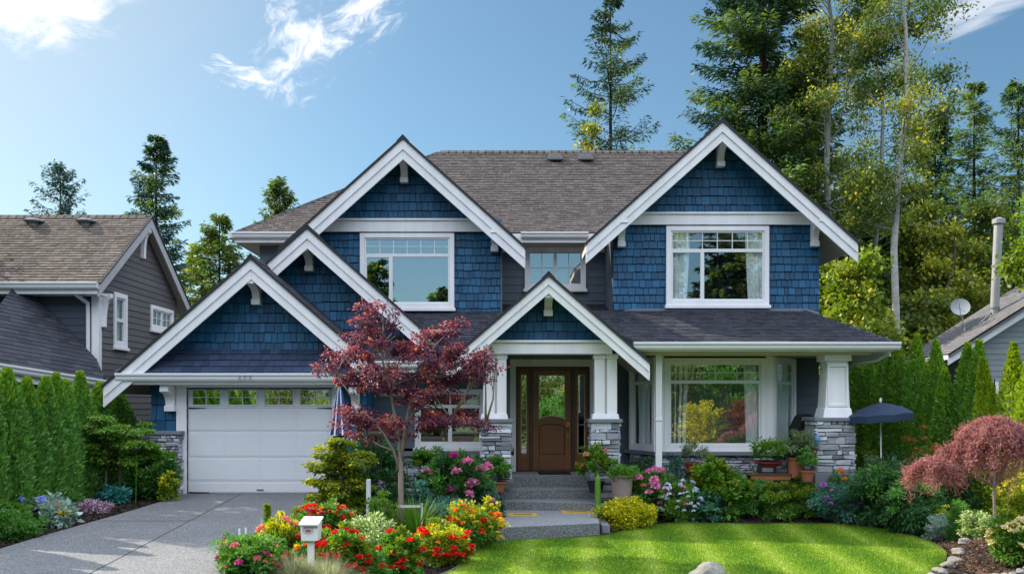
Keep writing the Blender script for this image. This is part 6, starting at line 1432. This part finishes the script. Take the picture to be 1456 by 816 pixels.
# ---------------------------------------------------------------- background trees
G_firb = leafmat('blue_fir', (.014, .040, .034), (.030, .065, .052), transl=.2, isl=.3)
def conifer(px, D, top, base_py, halfw, label, seed, m=G_fir, m2=None, n_tier=46, sparse=.0, trunk_r=.28, droop=.12, lean=0., leaf=(.26, .06), dens=1., gaps=None, bark=M_bark_d, pw=.8, lowest=.12, tipup=.16, zb=None, y_=None, x_=None, scale=1., name='fir_tree', group=None, share=None):
    x = X(px, D) if x_ is None else x_; y = D if y_ is None else y_; z0 = .3 if zb is None else zb
    ztop = Z(top, D); h = ztop-z0; R_ = halfw*D/F
    root = thing(name, (x, y, z0), label, 'tree', group); rg = np.random.default_rng(seed); r = random.Random(seed)
    mb = MB(); mb.tube([(x, y, z0-.2), (x+lean*.3, y, z0+h*.4), (x+lean*.7, y, z0+h*.75), (x+lean, y, ztop)], [trunk_r, trunk_r*.7, trunk_r*.35, .02], 9)
    Vs = []; V2 = []
    nb = n_tier*5
    for b in range(nb):
        t = (b+r.random())/nb; t = lowest+(1-lowest)*t
        if r.random() < sparse: continue
        zb_ = z0+h*t; a = r.uniform(0, 6.283); L = R_*((1-t)/(1-lowest))**pw*r.uniform(.55, 1.12)+.15*scale
        bx_ = x+lean*t; ns = max(5, int(L/(.16*scale))); ts = np.linspace(.08, 1, ns); ca, sa = math.cos(a), math.sin(a)
        dz_ = L*(-droop*ts*1.3+tipup*ts**3)+L*.10*ts
        path = np.stack([bx_+ca*L*ts, y+sa*L*ts, zb_+dz_], 1)
        mb.tube([(bx_, y, zb_), tuple(path[ns//2]), tuple(path[-1])], [.035*scale*(1.1-t), .02*scale, .006], 4, False)
        k = int((9+7*dens)); p = np.repeat(path, k, 0); tt = np.repeat(ts, k); n_ = len(p)
        side = rg.choice([-1, 1], n_); ang = rg.uniform(.35, 1.25, n_)*side
        dx = ca*np.cos(ang)-sa*np.sin(ang); dy = sa*np.cos(ang)+ca*np.sin(ang)
        d = unit(np.stack([dx, dy, rg.normal(-.12, .28, n_)], 1)); wdt = (1-tt*.65)*L*.26+.05*scale
        p = p+d*(rg.random(n_)*wdt)[:, None]+np.stack([0*tt, 0*tt, rg.normal(-.02, .05*scale, n_)], 1); nn = unit(np.array([0, 0, 1.])+rg.normal(0, .5, (n_, 3)))
        kk = rg.uniform(.6, 1.25, n_)*scale; V = leaf_quads(p, d, nn, leaf[0]*kk, leaf[1]*kk, droop=.2)
        (V2 if (m2 is not None and r.random() < .30) else Vs).append(V)
    mb.build('trunk', bark, root); leafobj('crown', [(np.concatenate(Vs), m)]+([(np.concatenate(V2), m2)] if V2 else []), root)
    return root
def broad(px, D, top, halfw, label, seed, m, m2=None, n=9000, crown0=.3, trunk_r=.16, bark=M_bark_b, leaf=(.15, .10), limbs=26, cl=(.9, .5), name='birch_tree', wander=.25, zb=.3, x_=None, y_=None, upang=.9, clr=.55, cbase=None, lean=0., group=None, pershape=1.0, hue=.3):
    x = X(px, D) if x_ is None else x_; y = D if y_ is None else y_; ztop = Z(top, D); h = ztop-zb; R_ = halfw*D/F
    root = thing(name, (x, y, zb), label, 'tree', group); rg = np.random.default_rng(seed); r = random.Random(seed); mb = MB()
    tp = [Vector((x+lean*(i/8)+math.sin(i*1.3+seed)*wander*(i/8), y+math.cos(i*1.7+seed)*wander*.5*(i/8), zb+h*.97*i/8)) for i in range(9)]
    tp[0].z -= .3; mb.tube(tp, [trunk_r*(1-.88*i/8)+.012 for i in range(9)], 10)
    ends = []
    def on_trunk(t): k = min(7, int(t*8)); return tp[k].lerp(tp[k+1], t*8-k)
    for i in range(limbs):
        t = crown0+(1-crown0)*(i+r.random())/limbs; t = min(.99, t); s0 = on_trunk(t); a = r.uniform(0, 6.283)
        e_ = (1-((t-crown0)/(1-crown0)-.35)**2*1.3)*R_*r.uniform(.55, 1.1); e_ = max(.3, e_)
        up_ = r.uniform(.2, upang)*e_
        e1 = s0+Vector((math.cos(a)*e_, math.sin(a)*e_, up_)); md = s0.lerp(e1, .5)+Vector((0, 0, -.06*e_))
        rr = trunk_r*.30*(1.1-t); mb.tube([s0, md, e1], [rr+.008, rr*.6+.006, .006], 5, False)
        for j in range(4):
            q = md.lerp(e1, r.random()); e2 = q+Vector((r.uniform(-1, 1), r.uniform(-1, 1), r.uniform(-.4, .8)))*e_*.35
            mb.tube([q, e2], [.012, .004], 4, False); ends.append(e2)
        ends += [e1, md.lerp(e1, .6)]
    ends.append(tp[-1]); E_ = np.array([tuple(v) for v in ends]); idx = rg.integers(0, len(E_), n)
    cr = rg.uniform(.5, 1.3, len(E_))*clr
    off = unit(rg.normal(0, 1, (n, 3)))*(rg.random(n)**.6)[:, None]*cr[idx][:, None]*np.array([1, 1, .75]); p = E_[idx]+off
    d = unit(rg.normal(0, 1, (n, 3))+np.array([0, 0, -.5])); nn = unit(rg.normal(0, .7, (n, 3))+np.array([0, 0, .8])); kk = rg.uniform(.6, 1.3, n)
    V = leaf_quads(p, d, nn, leaf[0]*kk, leaf[1]*kk).reshape(-1, 4, 3)
    mb.build('trunk', bark, root, 0, True)
    if m2 is not None:
        sel = (rg.random(len(E_)) < hue)[idx]; leafobj('crown', [(V[~sel].reshape(-1, 3), m), (V[sel].reshape(-1, 3), m2)], root)
    else: quads('crown', V.reshape(-1, 3), m, root)
    return root
conifer(868, 36, -6, 217, 138, 'tall sparse fir standing alone behind the middle of the roof', 700, G_fir, G_fir2, 34, .34, .17, .04, lowest=.22, pw=.72, tipup=.30, leaf=(.22, .055), dens=1.1)
broad(843, 34.5, 140, 22, 'yellow-green young tree at the foot of the lone fir', 701, G_alder, G_alderd, 2600, .45, .08, leaf=(.14, .09), limbs=18, clr=.4, name='alder_tree')
conifer(1085, 33, -150, 217, 150, 'big dark Douglas fir rising behind the right gable', 702, G_fir, G_fir2, 64, .08, .32, .10, lowest=.12, pw=.50, leaf=(.26, .065), dens=1.8)
conifer(1148, 36, 40, 217, 80, 'dark fir between the Douglas fir and the pale birches', 703, G_fir, G_fir2, 50, .1, .24, .08, lowest=.1, pw=.55, leaf=(.26, .065), dens=1.5)
for (px, D, top, hw, lab, sd_, n, lean, tr, c0) in [
    (1198, 31, -190, 78, 'pale-trunked birch with yellowing leaves nearest the right gable', 710, 25000, -.8, .15, .42),
    (1272, 29, -200, 84, 'tallest pale-trunked birch right of the house', 711, 27000, .3, .14, .40),
    (1240, 35, -150, 70, 'slender birch between the two bigger pale trunks', 712, 15000, .4, .12, .35),
    (1168, 37, -130, 48, 'thin yellow-green birch beside the dark firs', 713, 7500, -.6, .10, .40)]:
    broad(px, D, top, hw, lab, sd_, G_alderd if sd_ != 713 else G_alder, G_alder, n, c0, tr, lean=lean, leaf=(.105, .068), limbs=48, clr=.60, upang=1.0, wander=.3)
conifer(1385, 38, 118, 400, 74, 'left one of the two slim firs at the far right', 720, G_fir2, G_fir, 50, .25, .16, .06, lowest=.08, pw=.6, leaf=(.22, .055), dens=1.)
conifer(1448, 36, 118, 400, 84, 'fir with spreading limbs at the right photo edge', 721, G_fir2, G_fir, 50, .25, .17, .06, lowest=.08, pw=.6, leaf=(.22, .055), dens=1.)
conifer(1330, 42, 160, 400, 60, 'dim fir behind the tallest birch on the right', 722, G_fir, G_fir2, 46, .1, .15, .06, lowest=.05, pw=.55, leaf=(.28, .075), dens=1.)
conifer(1225, 43, 245, 400, 80, 'dark fir deep behind the birches', 723, G_fir, None, 46, .0, .2, .06, lowest=.03, pw=.5, leaf=(.4, .14), dens=1.3)
conifer(1290, 40, 270, 400, 72, 'dark fir behind the pale birch trunks, lower than the rest', 724, G_fir, None, 40, .0, .18, .06, lowest=.03, pw=.5, leaf=(.4, .14), dens=1.2)
FT = [(1180, 29, 372, 40, 'lime-green bushy tree right under the right gable eave', G_lime, G_alder, 9000), (1226, 27, 362, 42, 'yellow-green bushy tree between the two pale trunks', G_lime, G_alder, 11000), (1300, 33, 290, 52, 'olive green tree right of the tallest birch trunk', G_alderd, G_alder, 10000),
      (1350, 32, 320, 58, 'yellow-green broadleaf tree behind the satellite dish', G_alder, G_alderd, 9500), (1400, 33, 290, 60, 'olive broadleaf tree behind the flue pipe', G_alderd, G_alder, 10000), (1452, 34, 300, 52, 'dark olive tree at the far right edge', G_alderd, G_fir2, 8500),
      (1262, 33, 390, 50, 'low green tree over the right hedge', G_alderd, G_alder, 7500), (1320, 30, 420, 48, 'low olive tree just above the hedge cedars', G_alderd, G_alder, 6500), (1160, 38, 290, 44, 'dark green tree right behind the gable slope', G_fir2, G_alderd, 6500)]
for i, (px, D, top, hw, lab, m, m2, n) in enumerate(FT): broad(px, D, top, hw, lab, 730+i, m, m2, n, .12, .09, M_bark_g, (.16, .11), 30, clr=.6, name='broadleaf_tree', upang=.7)
broad(1478, 22.5, 270, 40, 'bright lime leaves of a tree reaching in above the right neighbour roof', 745, G_lime, G_fresh, 3600, .66, .10, M_bark_g, (.13, .09), 22, clr=.36, name='broadleaf_tree', zb=.4)
# far dark woods closing the view between the trees
Vs = []; rgw = np.random.default_rng(9)
for k in range(70):
    cx_ = rgw.uniform(12, 50); cy_ = rgw.uniform(48, 62); hh_ = rgw.uniform(5, 11.5)*(1 if cx_ > 16 else .8); n_ = 900
    t = rgw.random(n_); a = rgw.uniform(0, 6.283, n_); rr = 2.0*(1-t)**.6*rgw.uniform(.6, 1.1, n_)
    p = np.stack([cx_+rr*np.cos(a), cy_+rr*np.sin(a), t*hh_], 1); d = unit(rgw.normal(0, 1, (n_, 3))+np.array([0, 0, -.3])); nn = unit(rgw.normal(0, 1, (n_, 3))); kk = rgw.uniform(.6, 1.3, n_)
    Vs.append(leaf_quads(p, d, nn, .6*kk, .32*kk))
tag(quads('woods', np.concatenate(Vs), G_fir), 'dark woodland filling the gaps far behind the birches', 'woods', kind='stuff')
# left side
conifer(86, 40, 238, 305, 56, 'small dark fir top above the left neighbour roof', 750, G_firb, None, 24, .35, .14, .02, lowest=.55, pw=.5, leaf=(.20, .055), dens=.5, tipup=.4)
conifer(222, 40, 196, 400, 58, 'tall dark blue-green fir beside the left neighbour gable', 751, G_firb, G_fir2, 50, .22, .18, .05, lowest=.25, pw=.55, leaf=(.22, .06), dens=1.)
conifer(312, 36, 306, 420, 58, 'light green fir between the neighbour gable and the garage roof', 752, G_alderd, G_fir2, 44, .22, .12, .05, lowest=.2, pw=.55, leaf=(.20, .055), dens=.6)
conifer(287, 37, 345, 420, 44, 'lower yellow-green fir left of the garage gable', 753, G_fir2, G_alder, 40, .15, .12, .05, lowest=.1, pw=.5, leaf=(.20, .055), dens=.8)
conifer(398, 36, 256, 330, 44, 'green young fir tips above the left hip of the roof', 754, G_alderd, G_fir2, 30, .2, .10, .02, lowest=.45, pw=.6, leaf=(.20, .055), dens=.6, tipup=.4)
# trees across the street, behind the camera; the windows mirror them
for i, (x_, y_, h_, kind) in enumerate([(4.5, -34, 12, 0), (9, -30, 15, 1), (13, -34, 17, 0), (17, -30, 15, 1), (21, -34, 18, 0), (26, -31, 15, 1), (0, -34, 8, 1), (-6, -33, 7.5, 0), (-12, -34, 8, 1), (-18, -30, 9, 0), (-24, -32, 11, 1), (-10.3, -30, 13.5, 1), (-5.6, -30, 11.2, 1), (11, -28, 17.5, 1), (15, -27.5, 18, 1), (19, -28, 18, 0)]):
    ord_ = ORD[i]
    D_ = 10.; top_py = HZ-(h_-ZC)*F/D_
    if kind: conifer(0, D_, top_py, 0, 2.6*F/D_, 'fir across the street, %s tree of the row mirrored in the windows' % ord_, 770+i, G_fir, G_fir2, 26, .05, .2, .08, lowest=.05, pw=.6, leaf=(.5, .18), dens=.6, x_=x_, y_=y_, zb=0., group='trees across the street')
    else: broad(0, D_, top_py, 3.*F/D_, 'broadleaf across the street, %s tree of the row mirrored in the windows' % ord_, 770+i, G_alder, G_alderd, 5500, .12, .16, M_bark_b, (.28, .2), 26, clr=.9, name='broadleaf_tree', x_=x_, y_=y_, zb=0., group='trees across the street')
for (x_, y_, w_, h_, m, lab, sd_) in [(9.9, -11, 2.3, 2.5, G_yel, 'rounded yellow-green bush across the street mirrored in the bay window', 1), (12.3, -11, 1.9, 2.9, mat('leaf_copper', (.16, .05, .03), (.25, .09, .05), rough=.5, transl=.3), 'copper-red bush across the street mirrored in the bay window', 2), (2.6, -11, 2.6, 3., G_mid, 'green bush across the street mirrored in the front door', 3), (-10, -12, 2.6, 2.5, G_lime, 'yellow-green bush across the street mirrored in the garage windows', 4), (-14, -12, 2.8, 2.8, G_mid, 'green bush across the street opposite the driveway', 5), (5.2, -12, 2.2, 2.6, G_mid, 'green bush across the street left of the yellow-green one', 6), (15, -12, 3., 3., G_mid, 'green bush across the street opposite the corner pillar', 7)]:
    root = thing('street_bush', (x_, y_, 0), lab, 'shrub'); quads('foliage', bush_leaves(w_/2, w_/2, h_, sd_, 3000, (.16, .10), 60, .45)+np.array([x_, y_, 0.]), m, root); stems(root, 5, w_/2, h_, sd_, r=.03)
for i, (x_, y_, h_) in enumerate([(-13, -17, 4.2), (-8, -17, 3.8), (1, -16, 4.5), (5, -17, 5), (9, -16, 5.2), (13, -17, 5), (17, -16, 5.5), (21, -17, 5)]):
    root = thing('tall_shrub', (x_, y_, 0), 'tall dark screen shrub across the street, %s of the row mirrored in the lower windows' % ORD[i], 'shrub', 'screen shrubs across the street'); quads('foliage', bush_leaves(2.3, 1.6, h_, 60+i, 4200, (.24, .14), 70, .6)+np.array([x_, y_, 0.]), G_mid if i % 2 else G_alderd, root); stems(root, 6, 2., h_, 60+i, r=.04)
# trees left of the frame whose shade falls over drive and lawn
broad(0, 10, HZ-(9.4-ZC)*130, 2.5*130, 'leafy tree beyond the left hedge shading the driveway', 790, G_mid, G_fresh, 20000, .42, .14, M_bark_g, (.14, .09), 30, clr=.75, name='broadleaf_tree', x_=-14.7, y_=19.2, zb=.4)
broad(0, 10, HZ-(8.5-ZC)*130, 1.8*130, 'leafy tree far left whose shade reaches the front lawn', 791, G_mid, G_fresh, 8000, .3, .14, M_bark_g, (.14, .09), 28, clr=.55, name='broadleaf_tree', x_=-13.5, y_=12.5, zb=.4)
